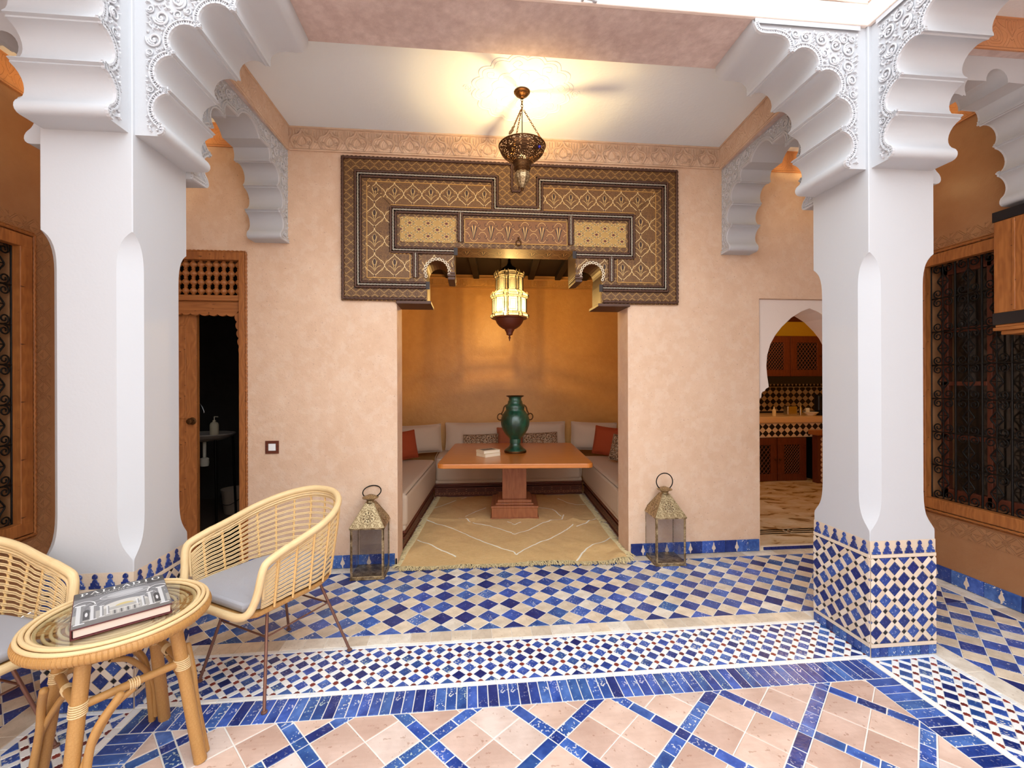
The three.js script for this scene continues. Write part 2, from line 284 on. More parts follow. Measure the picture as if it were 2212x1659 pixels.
function checks(parent, x0, x1, z0, z1, cx, cz) {
  const R = GD / 2 - 0.0027, n = 60;
  for (let i = -n; i <= n; i++) for (let j = -n; j <= n; j++) for (const half of [0, 1]) {
    const x = cx + (i + half / 2) * GD, z = cz + (j + half / 2) * GD;
    if (x < x0 - 0.08 || x > x1 + 0.08 || z < z0 - 0.08 || z > z1 + 0.08) continue;
    const P = DI(R).map(([a, b]) => [x + a, z + b]), q = clip(P, x0, x1, z0, z1); if (!q) continue;
    const whole = x - R > x0 && x + R < x1 && z - R > z0 && z + R < z1;
    piece(parent, half ? 'beige_tile' : 'blue_tile', half ? 'cb' : 'cw', whole ? DI(R) : q.map(([a, b]) => [a - x, b - z]), half ? M.beige : M.blues, x, z, whole);
  }
}
function stripTiles(parent, name, mats, x0, x1, z0, z1, along, pitch, gap = 0.002, opt = {}) {   // a row of rectangular pieces
  const L = along === 'x' ? x1 - x0 : z1 - z0, n = Math.max(1, Math.round(L / pitch)), p = L / n;
  for (let i = 0; i < n; i++) {
    const w = (along === 'x' ? p : x1 - x0) / 2 - gap / 2, d = (along === 'x' ? z1 - z0 : p) / 2 - gap / 2;
    const cx = along === 'x' ? x0 + (i + 0.5) * p : (x0 + x1) / 2, cz = along === 'x' ? (z0 + z1) / 2 : z0 + (i + 0.5) * p;
    piece(parent, name, name + along + w.toFixed(4) + d.toFixed(4), [[-w, -d], [w, -d], [w, d], [-w, d]], mats, cx, cz, true, opt);
  }
}
function mosaic(parent, x0, x1, z0, z1, ox, oz, meshBars) {
  const h = 0.0522, star = [...Array(16)].map((_, i) => { const r = i % 2 ? 0.0104 : 0.0138, a = i * PI / 8; return [r * cos(a), r * sin(a)]; });
  const c = Math.SQRT1_2, bar = (dx, dz) => [[0.0255, 0.0], [0.0185, 0.0125], [-0.0185, 0.0125], [-0.0255, 0], [-0.0185, -0.0125], [0.0185, -0.0125]].map(([a, b]) => [c * (a * dx - b * dz), c * (a * dz + b * dx)]);
  const rest = []; let nb = 0;
  for (let m = -90; m <= 90; m++) for (let n = -30; n <= 40; n++) {
    const x = ox + m * h, z = oz + n * h; if (x < x0 - 0.06 || x > x1 + 0.06 || z < z0 - 0.06 || z > z1 + 0.06) continue;
    const add = (name, kind, shape, mats, X, Z) => {
      const q = clip(shape.map(([a, b]) => [X + a, Z + b]), x0, x1, z0, z1); if (!q) return;
      const whole = shape.every(([a, b]) => X + a > x0 && X + a < x1 && Z + b > z0 && Z + b < z1), at = whole ? shape : q.map(([a, b]) => [a - X, b - Z]);
      if (name === 'white_bar' && (nb++ >= meshBars || !whole)) { rest.push(slab(at, 0.01, 0.001, 0.001).translate(X, rr(-0.0005, 0.0004), Z)); return; }
      piece(parent, name, kind, at, mats, X, Z, whole, { b: 0.001, h: 0.01 });
    };
    if ((m + n) % 2 === 0) {
      add('red_star_tile', 'ms', star, M.red, x, z);
      add('white_bar', 'ma', bar(1, 1), M.whiteTile, x + h / 2, z + h / 2); add('white_bar', 'mb', bar(1, -1), M.whiteTile, x + h / 2, z - h / 2);
    } else add('blue_tile', 'md', DI(0.0318), M.blues, x, z);
  }
  stuffOf(parent, 'white_bars', rest, M.whiteTile[0]);
}
const bed = (parent, x0, x1, z0, z1, m = M.grout, y = -0.0022) => mesh('grout_bed', bx(x0, x1, -0.06, y, z0, z1), m, parent);

{ // the gallery behind the columns
  const f = struct('floor_gallery'); bed(f, -3.0, 3.06, -0.02, 1.043);
  checks(f, -2.2, 2.93, 0.098, 0.943, -0.035, 0.945);
  stripTiles(f, 'stone_slab', M.beige, -3.0, 3.05, 0.001, 0.096, 'x', 0.28);
  stripTiles(f, 'stone_slab', M.beige, -1.745, 1.745, 0.945, 1.042, 'x', 0.112);
  stripTiles(f, 'stone_slab', M.beige, 2.115, 2.208, 0.945, 1.042, 'x', 0.1);
}
{ // the galleries to the right and the left
  const r = struct('floor_right'); bed(r, 1.74, 3.06, 1.043, 3.4);
  checks(r, 2.21, 2.93, 0.945, 2.75, 2.21, 1.53);
  stripTiles(r, 'stone_slab', M.beige, 2.94, 3.05, 0.098, 2.6, 'z', 0.3);
  stripTiles(r, 'stone_slab', M.beige, 2.097, 2.208, 1.043, 2.6, 'z', 0.26);
  stripTiles(r, 'white_strip_tile', M.whiteTile, 2.066, 2.094, 1.412, 2.6, 'z', 0.06);
  stripTiles(r, 'white_strip_tile', M.whiteTile, 1.745, 2.064, 1.412, 1.436, 'x', 0.055);
  mosaic(r, 1.745, 2.064, 1.438, 2.45, 1.747, 1.438, 250);
  stripTiles(r, 'white_strip_tile', M.whiteTile, 1.712, 1.742, 1.412, 2.6, 'z', 0.055);
  const l = struct('floor_left'); bed(l, -3.0, -1.74, 1.043, 3.4);
  checks(l, -2.93, -2.21, 0.945, 2.4, -2.21, 1.53);
  stripTiles(l, 'stone_slab', M.beige, -2.208, -2.097, 1.043, 2.5, 'z', 0.26);
  stripTiles(l, 'white_strip_tile', M.whiteTile, -2.094, -2.066, 1.412, 2.4, 'z', 0.06);
  stripTiles(l, 'white_strip_tile', M.whiteTile, -2.064, -1.745, 1.412, 1.436, 'x', 0.055);
  mosaic(l, -2.064, -1.745, 1.438, 2.3, -1.747, 1.438, 200);
  stripTiles(l, 'white_strip_tile', M.whiteTile, -1.742, -1.712, 1.412, 2.4, 'z', 0.055);
}
{ // the mosaic band between the columns
  const b = struct('floor_mosaic_band'); bed(b, -1.745, 1.745, 1.043, 1.413);
  stripTiles(b, 'white_strip_tile', M.whiteTile, -1.745, 1.745, 1.044, 1.069, 'x', 0.056);
  mosaic(b, -1.745, 1.745, 1.071, 1.384, -0.8675, 1.0705, 300);
  stripTiles(b, 'white_strip_tile', M.whiteTile, -1.745, 1.745, 1.386, 1.411, 'x', 0.056);
}
{ // the open courtyard: a border of narrow blue bricks round a field of terracotta tiles crossed by blue strips
  const c = struct('floor_courtyard'); bed(c, -1.712, 1.712, 1.413, 3.2);
  stripTiles(c, 'blue_brick', M.blues, -1.708, 1.708, 1.415, 1.558, 'x', 0.0467, 0.0046);
  stripTiles(c, 'blue_brick', M.blues, 1.567, 1.709, 1.56, 2.48, 'z', 0.0485, 0.0046);
  stripTiles(c, 'blue_brick', M.blues, -1.709, -1.567, 1.56, 2.3, 'z', 0.0485, 0.0046);
  const s = 0.357, w = 0.026, g = 0.0022, th = (45 + 3.86) * PI / 180, E1 = [cos(th), sin(th)], E2 = [-sin(th), cos(th)], O = [0.054, 1.7475];
  const rest = [];
  for (let i = -9; i <= 9; i++) for (let j = -9; j <= 9; j++) {
    const add = (name, kind, p0, p1, q0, q1, mats) => {
      const cp = (p0 + p1) / 2 + i * s, cq = (q0 + q1) / 2 + j * s, X = O[0] + E1[0] * cp + E2[0] * cq, Z = O[1] + E1[1] * cp + E2[1] * cq, a = (p1 - p0) / 2 - g, b = (q1 - q0) / 2 - g;
      const shape = [[-a, -b], [a, -b], [a, b], [-a, b]].map(([u, v]) => [E1[0] * u + E2[0] * v, E1[1] * u + E2[1] * v]);
      const q = clip(shape.map(([u, v]) => [X + u, Z + v]), -1.564, 1.564, 1.561, 2.95); if (!q) return;
      const whole = shape.every(([u, v]) => Math.abs(X + u) < 1.564 && Z + v > 1.561 && Z + v < 2.95);
      piece(c, name, kind, whole ? shape : q.map(([u, v]) => [u - X, v - Z]), mats, X, Z, whole, { b: 0.0022 });
    };
    const m = (s - 2 * w) / 2;
    add('blue_strip_tile', 'px', -w, w, -w, w, M.blues);
    for (let k = 0; k < 3; k++) { const u0 = w + k * (s - 2 * w) / 3, u1 = u0 + (s - 2 * w) / 3; add('blue_strip_tile', 'pa', u0, u1, -w, w, M.blues); add('blue_strip_tile', 'pb', -w, w, u0, u1, M.blues); }
    for (const [a, b] of [[0, 0], [1, 0], [0, 1], [1, 1]]) add('terracotta_tile', 'pt', w + a * m, w + (a + 1) * m, w + b * m, w + (b + 1) * m, M.terra);
  }
  mesh('far_paving', bx(-3.0, 3.05, -0.06, -0.003, 3.2, 7.0), M.terra[0], c);
}
// ---------------------------------------------------------------- walls, ceilings, beams
const FRIEZE = (() => {   // a painted and lightly incised band of heart shapes and fans, one motif 0.2 m wide
  const draw = (ctx, W, H, ground, line, dark) => {
    ctx.fillStyle = ground; ctx.fillRect(0, 0, W, H); ctx.lineCap = ctx.lineJoin = 'round';
    for (let k = -1; k <= 1; k++) {
      const X = W / 2 + k * W; ctx.save(); ctx.translate(X, 0); const w = W, h = H;
      ctx.strokeStyle = line; ctx.lineWidth = h * 0.13;
      for (const s of [-1, 1]) {
        ctx.beginPath(); ctx.moveTo(0, h * 0.12); ctx.bezierCurveTo(s * w * 0.1, h * 0.42, s * w * 0.42, h * 0.34, s * w * 0.4, h * 0.6); ctx.bezierCurveTo(s * w * 0.38, h * 0.8, s * w * 0.28, h * 0.86, s * w * 0.26, h * 0.92); ctx.stroke();
        ctx.lineWidth = h * 0.085; ctx.beginPath(); ctx.moveTo(0, h * 0.34); ctx.bezierCurveTo(s * w * 0.3, h * 0.58, s * w * 0.22, h * 0.86, 0, h * 0.8); ctx.stroke();
        ctx.beginPath(); ctx.moveTo(s * w * 0.5, h * 0.66); ctx.bezierCurveTo(s * w * 0.34, h * 0.5, s * w * 0.3, h * 0.3, s * w * 0.34, h * 0.14); ctx.stroke();
        ctx.beginPath(); ctx.moveTo(s * w * 0.5, h * 0.5); ctx.bezierCurveTo(s * w * 0.44, h * 0.4, s * w * 0.42, h * 0.28, s * w * 0.44, h * 0.16); ctx.stroke(); ctx.lineWidth = h * 0.1;
      }
      ctx.fillStyle = line; ctx.beginPath(); ctx.moveTo(0, h * 0.48); ctx.bezierCurveTo(w * 0.1, h * 0.66, w * 0.06, h * 0.74, 0, h * 0.72); ctx.bezierCurveTo(-w * 0.06, h * 0.74, -w * 0.1, h * 0.66, 0, h * 0.48); ctx.fill(); ctx.restore();
    }
    ctx.fillStyle = line; ctx.fillRect(0, 0, W, H * 0.05); ctx.fillRect(0, H * 0.94, W, H * 0.06); ctx.fillStyle = dark; ctx.fillRect(0, H * 0.07, W, H * 0.02); ctx.fillRect(0, H * 0.92, W, H * 0.014);
  };
  const b = canvasTex(512, 424, (x, W, H) => draw(x, W, H, '#303030', '#d0d0d0', '#101010'), false);
  const f = (t, y0, h, pitch) => { const q = t.clone(); q.repeat.set(1 / pitch, 1 / h); q.offset.set(0, -y0 / h); q.needsUpdate = true; return q; };
  return (y0, h, tint = '#ffffff', pitch = 0.2, rough = 0.85) => S({ map: M.wall.map, bumpMap: f(b, y0, h, pitch), bumpScale: 0.016, color: hex(tint), roughness: rough });
})();
M.frieze = FRIEZE(3.175, 0.177); M.friezeO = FRIEZE(3.175, 0.177, '#e8bc94', 0.2, 0.5); M.friezeG = (() => { const d = (a, b) => (x, W, H) => { x.fillStyle = a; x.fillRect(0, 0, W, H); seed = 71; x.fillStyle = b; x.fillRect(0, 0, W, H * 0.1); x.fillRect(0, H * 0.9, W, H * 0.1); for (let i = 0; i < 26; i++) { const u = i / 26 * W, k = rr(0.35, 0.7); x.fillRect(u, H * 0.18, W * 0.016, H * k); if (i % 2) x.fillRect(u, H * (0.18 + k - 0.1), W * rr(0.02, 0.045), H * 0.1); if (i % 3 === 0) x.fillRect(u, H * 0.72, W * 0.04, H * 0.1); } }; const f = (t) => { t.repeat.set(1 / 0.5, 1 / 0.125); t.offset.set(0, -2.745 / 0.125); return t; }; return S({ map: M.gold.map, bumpMap: f(canvasTex(512, 128, d('#303030', '#d8d8d8'), false)), bumpScale: 0.014, roughness: 0.6 }); })();
const INCISED = (() => {  // crossed squares pressed into plaster
  const draw = (ctx, W, H) => {
    ctx.fillStyle = '#d8d8d8'; ctx.fillRect(0, 0, W, H); ctx.strokeStyle = '#303030'; ctx.lineWidth = W * 0.03;
    const L = (a, b, c, d) => { ctx.beginPath(); ctx.moveTo(a * W, b * H); ctx.lineTo(c * W, d * H); ctx.stroke(); };
    for (const o of [-0.07, 0.07]) { L(0, o, 1, 1 + o); L(0, 1 + o, 1, o); }
    L(0.5, 0.28, 0.72, 0.5); L(0.72, 0.5, 0.5, 0.72); L(0.5, 0.72, 0.28, 0.5); L(0.28, 0.5, 0.5, 0.28); L(0.42, 0.5, 0.58, 0.5); L(0.5, 0.42, 0.5, 0.58);
    for (const [x, y] of [[0.5, 0], [0.5, 1], [0, 0.5], [1, 0.5]]) { L(x, y, 0.5 + (x - 0.5) * 0.62, 0.5 + (y - 0.5) * 0.62); L(x + (y === 0.5 ? 0 : 0.18), y + (y === 0.5 ? 0.18 : 0), 0.5 + (x - 0.5) * 0.72, 0.5 + (y - 0.5) * 0.72); }
  };
  const b = canvasTex(256, 256, draw, false);
  return { b };
})();
const incised = (p, tint = '#ffffff', ox = 0, oy = 0) => { const f = (t) => { const q = per(t, p); q.offset.set(-ox / p, -oy / p); return q; }; return S({ map: M.ochre.map, bumpMap: f(INCISED.b), bumpScale: 0.014, color: hex(tint), roughness: 0.5 }); };

const plainIncised = S({ color: hex('#efdcd0'), bumpMap: per(INCISED.b, 0.17), bumpScale: 0.014, roughness: 0.85 });
const AK = -0.068;   // the recess, its seats and its table stand a little askew: their run into depth drifts to the right
{ const w = struct('wall_back');   // door on the left, the seating recess in the middle, the kitchen on the right
  const top = 3.37, o = [[-3.0, 0], [-2.735, 0], [-2.735, 2.345], [-1.985, 2.345], [-1.985, 0], [-0.845, 0], [-0.845, 2.62], [0.993, 2.62], [0.993, 0], [2.13, 0], [2.13, 2.113], [3.02, 2.113], [3.02, 0], [3.05, 0], [3.05, top], [-3.0, top]];
  mesh('plaster', extr(o, 0.25, 0.005, [], 2).translate(0, 0, -0.25), M.wall, w);
  // blue skirting tiles; every other joint carries a pale drop
  const drop = [[0, 0.092], [0.006, 0.075], [0.0045, 0.07], [0.014, 0.05], [0.017, 0.036], [0.006, 0.026], [0.003, 0.008], [-0.003, 0.008], [-0.006, 0.026], [-0.017, 0.036], [-0.014, 0.05], [-0.0045, 0.07], [-0.006, 0.075]];
  const dg = extr(drop, 0.003, 0.0006);
  const skirt = (x0, x1, phase) => { const n = Math.round((x1 - x0) / 0.0985), p = (x1 - x0) / n; for (let i = 0; i < n; i++) { mesh('blue_skirting_tile', rbx(x0 + i * p + 0.0012, x0 + (i + 1) * p - 0.0012, 0.002, 0.1, 0, 0.009, 0.0025), pick(M.blues), w); if (i % 2 === phase && i) mesh('pale_drop', dg, M.cream[0], w, [x0 + i * p, 0, 0.0082]); } };
  skirt(-1.94, -0.865, 1); skirt(1.01, 2.118, 1);
  mesh('end_tile', rbx(-0.862, -0.85, 0.002, 0.06, 0, 0.009, 0.002), M.black, w);
}
function sideWall(name, X, sgn, z0, z1) {   // plaster wall seen from the gallery, with a window opening z0..z1
  const w = struct(name), g = extr([[-0.3, 0], [4.6, 0], [4.6, 3.37], [-0.3, 3.37]], 0.24, 0, [[[z0, 0.565], [z1, 0.565], [z1, 2.25], [z0, 2.25]]]);
  g.rotateY(-PI / 2); g.translate(sgn > 0 ? X + 0.24 : X, 0, 0);      // outline x runs along z
  mesh('plaster', uvBox(g), M.ochre, w);
  const d = 0.0045, P = incised(0.105, '#ffffff', z0 - 0.205, 2.335), f = (a, b, c, e) => bx(Math.min(X, X - sgn * d), Math.max(X, X - sgn * d), a, b, c, e);
  mesh('incised_border', [f(2.335, 2.44, z0 - 0.205, z1 + 0.205), f(0.34, 0.445, z0 - 0.205, z1 + 0.205), f(0.445, 2.335, z0 - 0.205, z0 - 0.1), f(0.445, 2.335, z1 + 0.1, z1 + 0.205)], P, w);
  return w;
}
const wl = sideWall('wall_left', -3.0, -1, 0.543, 1.75), wr = sideWall('wall_right', 3.05, 1, 0.55, 2.0);
{ // blue skirting of the right wall
  const dg = extr([[0, 0.092], [0.006, 0.075], [0.0045, 0.07], [0.014, 0.05], [0.017, 0.036], [0.006, 0.026], [0.003, 0.008], [-0.003, 0.008], [-0.006, 0.026], [-0.017, 0.036], [-0.014, 0.05], [-0.0045, 0.07], [-0.006, 0.075]], 0.003, 0.0006).rotateY(-PI / 2);
  for (let i = 0; i < 18; i++) { mesh('blue_skirting_tile', rbx(3.041, 3.05, 0.002, 0.1, 0.32 + i * 0.0985, 0.416 + i * 0.0985, 0.0025), pick(M.blues), wr); if (i % 2) mesh('pale_drop', dg, M.cream[0], wr, [3.0412, 0, 0.318 + i * 0.0985]); }
}
{ // ceilings of the galleries, the frieze under them
  const c = struct('ceiling');
  mesh('plaster', [bx(-3.2, 3.3, 3.352, 3.5, -0.25, 1.06), bx(-3.2, -1.745, 3.352, 3.5, 1.06, 4.6), bx(1.745, 3.3, 3.352, 3.5, 1.06, 4.6)], M.ceil, c);
  const rose = [], C = [0.066, 0.56];   // a lobed plaster medallion in low relief round the lamp hook
  for (const [R, k, r, n] of [[0.325, 0.02, 0.0045, 16], [0.3, 0.02, 0.003, 16], [0.2, 0.012, 0.003, 12]]) { const p = []; for (let i = 0; i < n * 10; i++) { const a = i / (n * 10) * 2 * PI, q = R - k + k * 1.6 * Math.abs(sin(a * n / 2)); p.push(V3(C[0] + q * cos(a), 3.352, C[1] + q * sin(a))); } rose.push(tube(p, r, n * 12, 5, true)); }
  for (let i = 0; i < 8; i++) { const a = i / 8 * 2 * PI; const at = (q, t) => V3(C[0] + q * cos(a + t), 3.352, C[1] + q * sin(a + t)); rose.push(tube([at(0.07, 0), at(0.11, 0.24), at(0.16, 0.16), at(0.175, 0), at(0.16, -0.16), at(0.11, -0.24)], 0.003, 24, 5, true)); rose.push(tube([at(0.2, 0.2), at(0.25, 0.34), at(0.28, 0.2), at(0.25, 0.1), at(0.235, 0.2)], 0.0028, 20, 5)); }
  for (const s of [-1, 1]) for (const t of [0, 1]) { const p = []; for (let i = 0; i <= 16; i++) { const a = i / 16 * 1.6 * 2 * PI, q = 0.03 * (1 - i / 20); p.push(V3(C[0] + s * (0.36 + q * cos(a)), 3.352, C[1] + 0.012 * (t - 0.5) * 2 + q * sin(a) * (t ? 1 : -1))); } rose.push(tube(p, 0.0028, 26, 5)); }
  const m = mesh('ceiling_rose', rose, M.ceil, c);
  const fr = struct('trim_1');    // the painted frieze along the back wall and the cross beams
  mesh('frieze', [bx(-1.64, 1.8, 3.175, 3.352, 0, 0.012)], M.frieze, fr);
  { const list = [], h = 0.177, y = (f) => 3.175 + h * (1 - f); for (let x = -1.54; x < 1.78; x += 0.2) for (const s of [-1, 1]) { const at = (a, f) => V3(x + s * a * 0.2, y(f), 0);
    list.push(tube([at(0, 0.12), at(0.12, 0.34), at(0.32, 0.42), at(0.4, 0.6), at(0.34, 0.8), at(0.27, 0.93)], 0.0085, 22, 6), tube([at(0, 0.36), at(0.14, 0.56), at(0.15, 0.74), at(0, 0.82)], 0.006, 14, 6), tube([at(0.5, 0.66), at(0.38, 0.5), at(0.32, 0.3), at(0.34, 0.14)], 0.006, 12, 6), tube([at(0.5, 0.52), at(0.45, 0.38), at(0.44, 0.17)], 0.005, 8, 6), tube([at(0.12, 0.2), at(0.22, 0.3), at(0.24, 0.16)], 0.005, 8, 5), tube([at(0.2, 0.66), at(0.3, 0.62), at(0.26, 0.78)], 0.005, 8, 5)); }
    const m = mesh('carved_relief', merge(list.map((g) => g.scale(1, 1, 1.3).translate(0, 0, 0.014))), M.wall, fr); m.userData.kind = 'stuff'; }
  mesh('bead', [rbx(-1.64, 1.8, 3.338, 3.352, 0, 0.022, 0.004), rbx(-1.64, 1.8, 3.172, 3.18, 0, 0.017, 0.003)], M.frieze, fr);
  mesh('frieze', [bx(-3.0, -1.95, 3.175, 3.352, 0, 0.012), bx(2.06, 3.05, 3.175, 3.352, 0, 0.012), bx(3.038, 3.05, 3.175, 3.352, 0, 3), bx(-3.0, -2.988, 3.175, 3.352, 0, 3)], M.friezeO, fr);
}
function beamX(name, x0, x1, z0, z1) {}
{ // the wall over the courtyard edge: beam soffit, fascia and the storey above
  const w = struct('wall_courtyard');
  mesh('soffit', bx(-2.11, 2.11, 3.226, 3.24, 1.045, 1.392), M.soffit, w);
  mesh('soffit', [bx(1.76, 2.11, 3.226, 3.24, 1.408, 4.6), bx(-2.11, -1.76, 3.226, 3.24, 1.408, 4.6)], M.soffit, w);
  const H = 3.95;
  mesh('upper_wall', [bx(-3.2, 3.3, 3.5, H, 1.045, 1.4), bx(-2.11, 2.11, 3.24, 3.5, 1.045, 1.4)], M.fascia, w);
  mesh('upper_wall', [bx(1.753, 2.11, 3.24, H, 1.4, 5.4), bx(-2.11, -1.753, 3.24, H, 1.4, 5.4)], M.fascia, w);
  mesh('fascia', [rbx(-1.745, 1.745, 3.224, 3.335, 1.39, 1.412, 0.006), rbx(1.741, 1.762, 3.224, 3.335, 1.4, 5.4, 0.006), rbx(-1.762, -1.741, 3.224, 3.335, 1.4, 5.4, 0.008)], M.fascia, w);
  mesh('incised_border', [bx(-1.745, 1.745, 3.35, 3.52, 1.39, 1.404)], plainIncised, w);
  mesh('incised_border', [bx(1.749, 1.76, 3.35, 3.52, 1.4, 5.4), bx(-1.76, -1.749, 3.35, 3.52, 1.4, 5.4)], plainIncised, w);
  mesh('rough_edge', [tube([...Array(60)].map((_, i) => V3(-1.74 + i * 0.059, 3.342 + rr(-0.004, 0.004), 1.408)), 0.006, 240, 5)], M.fascia, w);
  const b = struct('wall_rear');   // the far side of the courtyard, behind the viewer
  mesh('plaster', bx(-3.24, 3.29, 0, 3.1, 6.4, 6.6), M.fascia, b);
}
{ // the recess with the seats
  const s = (g) => shear(g, AK), z1 = -0.25, zb = -2.66;
  const a = struct('wall_alcove_back'); mesh('plaster', bx(-1.6, 2.0, 0, 3.0, zb - 0.12, zb), M.gold, a);
  mesh('frieze', bx(-1.6, 2.0, 2.745, 2.87, zb, zb + 0.012), M.friezeG, a);
  mesh('bead', [rbx(-1.6, 2.0, 2.735, 2.747, zb, zb + 0.02, 0.004), rbx(-1.6, 2.0, 2.866, 2.88, zb, zb + 0.024, 0.004)], M.friezeG, a);
  const l = struct('wall_alcove_left'); mesh('plaster', s(bx(-1.62, -1.5, 0, 3.0, zb, z1)), M.gold, l);
  const r = struct('wall_alcove_right'); mesh('plaster', s(bx(1.68, 1.8, 0, 3.0, zb, z1)), M.gold, r);
  const c = struct('ceiling_alcove'); mesh('boards', s(bx(-1.6, 1.8, 2.92, 3.0, zb, z1)), M.ebony, c);
  for (let i = 0; i < 9; i++) mesh('beam', s(rbx(-1.55 + i * 0.38, -1.47 + i * 0.38, 2.86, 2.93, zb + 0.02, z1, 0.006)), M.ebony, c);
  mesh('cornice', s(rbx(-1.45, 1.62, 2.86, 2.92, -0.42, -0.26, 0.01)), M.ebony, c);
  const f = struct('floor_alcove'); mesh('stone', bx(-1.6, 2.0, -0.06, -0.002, -2.8, -0.02), M.beige[0], f);
}
// ---------------------------------------------------------------- carved plaster: corbels, arches, columns
function corbelProfile(k = 1) {          // from the column face outward: e, y
  const P = [[0, 2.5], [0.1, 2.5], [0.113, 2.503], [0.122, 2.511], [0.126, 2.522], [0.125, 2.535], [0.118, 2.549]];
  const lobe = (a, b, s, n) => P.push(...arcPts(a, b, s, n));
  lobe([0.112, 2.556], [0.137, 2.683], 0.042, 9); P.push([0.142, 2.6855], [0.139, 2.692], [0.153, 2.697]);
  lobe([0.148, 2.703], [0.151, 2.85], 0.062, 10); P.push([0.156, 2.851], [0.156, 2.858], [0.171, 2.861]);
  lobe([0.168, 2.868], [0.252, 2.983], 0.062, 10); P.push([0.257, 2.981], [0.262, 2.987], [0.277, 2.983]);
  lobe([0.277, 2.991], [0.398, 3.072], 0.062, 10); P.push([0.402, 3.068], [0.409, 3.073], [0.424, 3.066]);
  P.push([0.424, 3.075]); lobe([0.426, 3.079], [0.47, 3.148], 0.018, 5); P.push([0.5, 3.153], [0.55, 3.151], [0.58, 3.154], [0.6, 3.166], [0.611, 3.186], [0.615, 3.2]);
  return P;
}
const CP = corbelProfile();
function inPoly(x, y, P) { let c = false; for (let i = 0, j = P.length - 1; i < P.length; j = i++) if ((P[i][1] > y) !== (P[j][1] > y) && x < ((P[j][0] - P[i][0]) * (y - P[i][1])) / (P[j][1] - P[i][1]) + P[i][0]) c = !c; return c; }
function edgeDist(x, y, P, open) { let d = 9; for (let i = 0; i < P.length - (open ? 1 : 0); i++) { const a = P[i], b = P[(i + 1) % P.length], dx = b[0] - a[0], dy = b[1] - a[1], L = dx * dx + dy * dy || 1e-9, t = Math.max(0, Math.min(1, ((x - a[0]) * dx + (y - a[1]) * dy) / L)); d = Math.min(d, Math.hypot(x - a[0] - t * dx, y - a[1] - t * dy)); } return d; }
// a raised double rim with fine cross cuts along a profile, standing from z = 0 to z = t
function rim(P, t, side = 1, tick = 0.0085) {
  const list = []; let run = 0;
  const off = (i) => { const a = P[Math.max(0, i - 1)], b = P[Math.min(P.length - 1, i + 1)], dx = b[0] - a[0], dy = b[1] - a[1], L = Math.hypot(dx, dy) || 1; return [-dy / L * side, dx / L * side]; };
  const rail = (o, w) => { for (let i = 0; i < P.length - 1; i++) { const n0 = off(i), n1 = off(i + 1), a = [P[i][0] + n0[0] * o, P[i][1] + n0[1] * o], b = [P[i + 1][0] + n1[0] * o, P[i + 1][1] + n1[1] * o], L = Math.hypot(b[0] - a[0], b[1] - a[1]); if (L < 1e-4) continue; const g = new THREE.BoxGeometry(L + w * 0.5, w, t).rotateZ(Math.atan2(b[1] - a[1], b[0] - a[0])).translate((a[0] + b[0]) / 2, (a[1] + b[1]) / 2, t / 2); list.push(g); } };
  rail(0.004, 0.008); rail(0.0215, 0.006);
  for (let i = 0; i < P.length - 1; i++) { const a = P[i], b = P[i + 1], L = Math.hypot(b[0] - a[0], b[1] - a[1]), n = off(i), ang = Math.atan2(b[1] - a[1], b[0] - a[0]); let s = tick - run; for (; s < L; s += tick) { const f = s / L; list.push(new THREE.BoxGeometry(0.0042, 0.011, t * 0.8).rotateZ(ang).translate(a[0] + (b[0] - a[0]) * f + n[0] * 0.013, a[1] + (b[1] - a[1]) * f + n[1] * 0.013, t * 0.4)); } run = L - (s - tick); }
  return list;
}
// scrolls, buds and leaves carved in relief, filling an outline
function scrollwork(outline, margin, t, tries = 1500, edge = null) {
  let x0 = 9, x1 = -9, y0 = 9, y1 = -9; for (const p of outline) { x0 = Math.min(x0, p[0]); x1 = Math.max(x1, p[0]); y0 = Math.min(y0, p[1]); y1 = Math.max(y1, p[1]); }
  const put = [], list = [];
  for (const r of [0.036, 0.03, 0.024, 0.019, 0.0145, 0.011, 0.008, 0.006]) for (let k = 0; k < tries * (0.02 / r); k++) {
    const x = rr(x0, x1), y = rr(y0, y1); if (!inPoly(x, y, outline) || edgeDist(x, y, outline) < r + 0.001 || (edge && edgeDist(x, y, edge, true) < margin + r)) continue;
    if (put.some((q) => Math.hypot(q[0] - x, q[1] - y) < q[2] + r - 0.001)) continue; put.push([x, y, r]);
    const a0 = rr(0, 2 * PI), hand = rnd() < 0.5 ? 1 : -1;
    if (r > 0.017) {                                       // a scroll with a leaf curled in it
      const n = 22, p = []; for (let i = 0; i <= n; i++) { const f = i / n, a = a0 + hand * f * 1.45 * 2 * PI, q = r * (0.94 - 0.72 * f); p.push(V3(x + q * cos(a), y + q * sin(a), t * 0.45)); }
      list.push(tube(p, r * 0.12 + 0.0008, 30, 5)); for (let i = 0; i < 4; i++) { const a = a0 + hand * (0.4 + i * 0.5), q = r * 0.62; list.push(leaf(x + q * cos(a), y + q * sin(a), r * 0.26, a + hand * 1.2, t)); }
      list.push(new THREE.SphereGeometry(r * 0.2, 7, 5).scale(1, 1, 0.7).translate(x, y, t * 0.4));
    } else if (r > 0.0105) { for (let i = 0; i < 3; i++) list.push(leaf(x + r * 0.5 * cos(a0 + i * 2.1), y + r * 0.5 * sin(a0 + i * 2.1), r * 0.52, a0 + i * 2.1, t)); }
    else list.push(rnd() < 0.4 ? new THREE.SphereGeometry(r * 0.85, 7, 5).scale(1, 1, 0.8).translate(x, y, t * 0.25) : leaf(x, y, r * 0.95, a0, t));
  }
  return list;
}
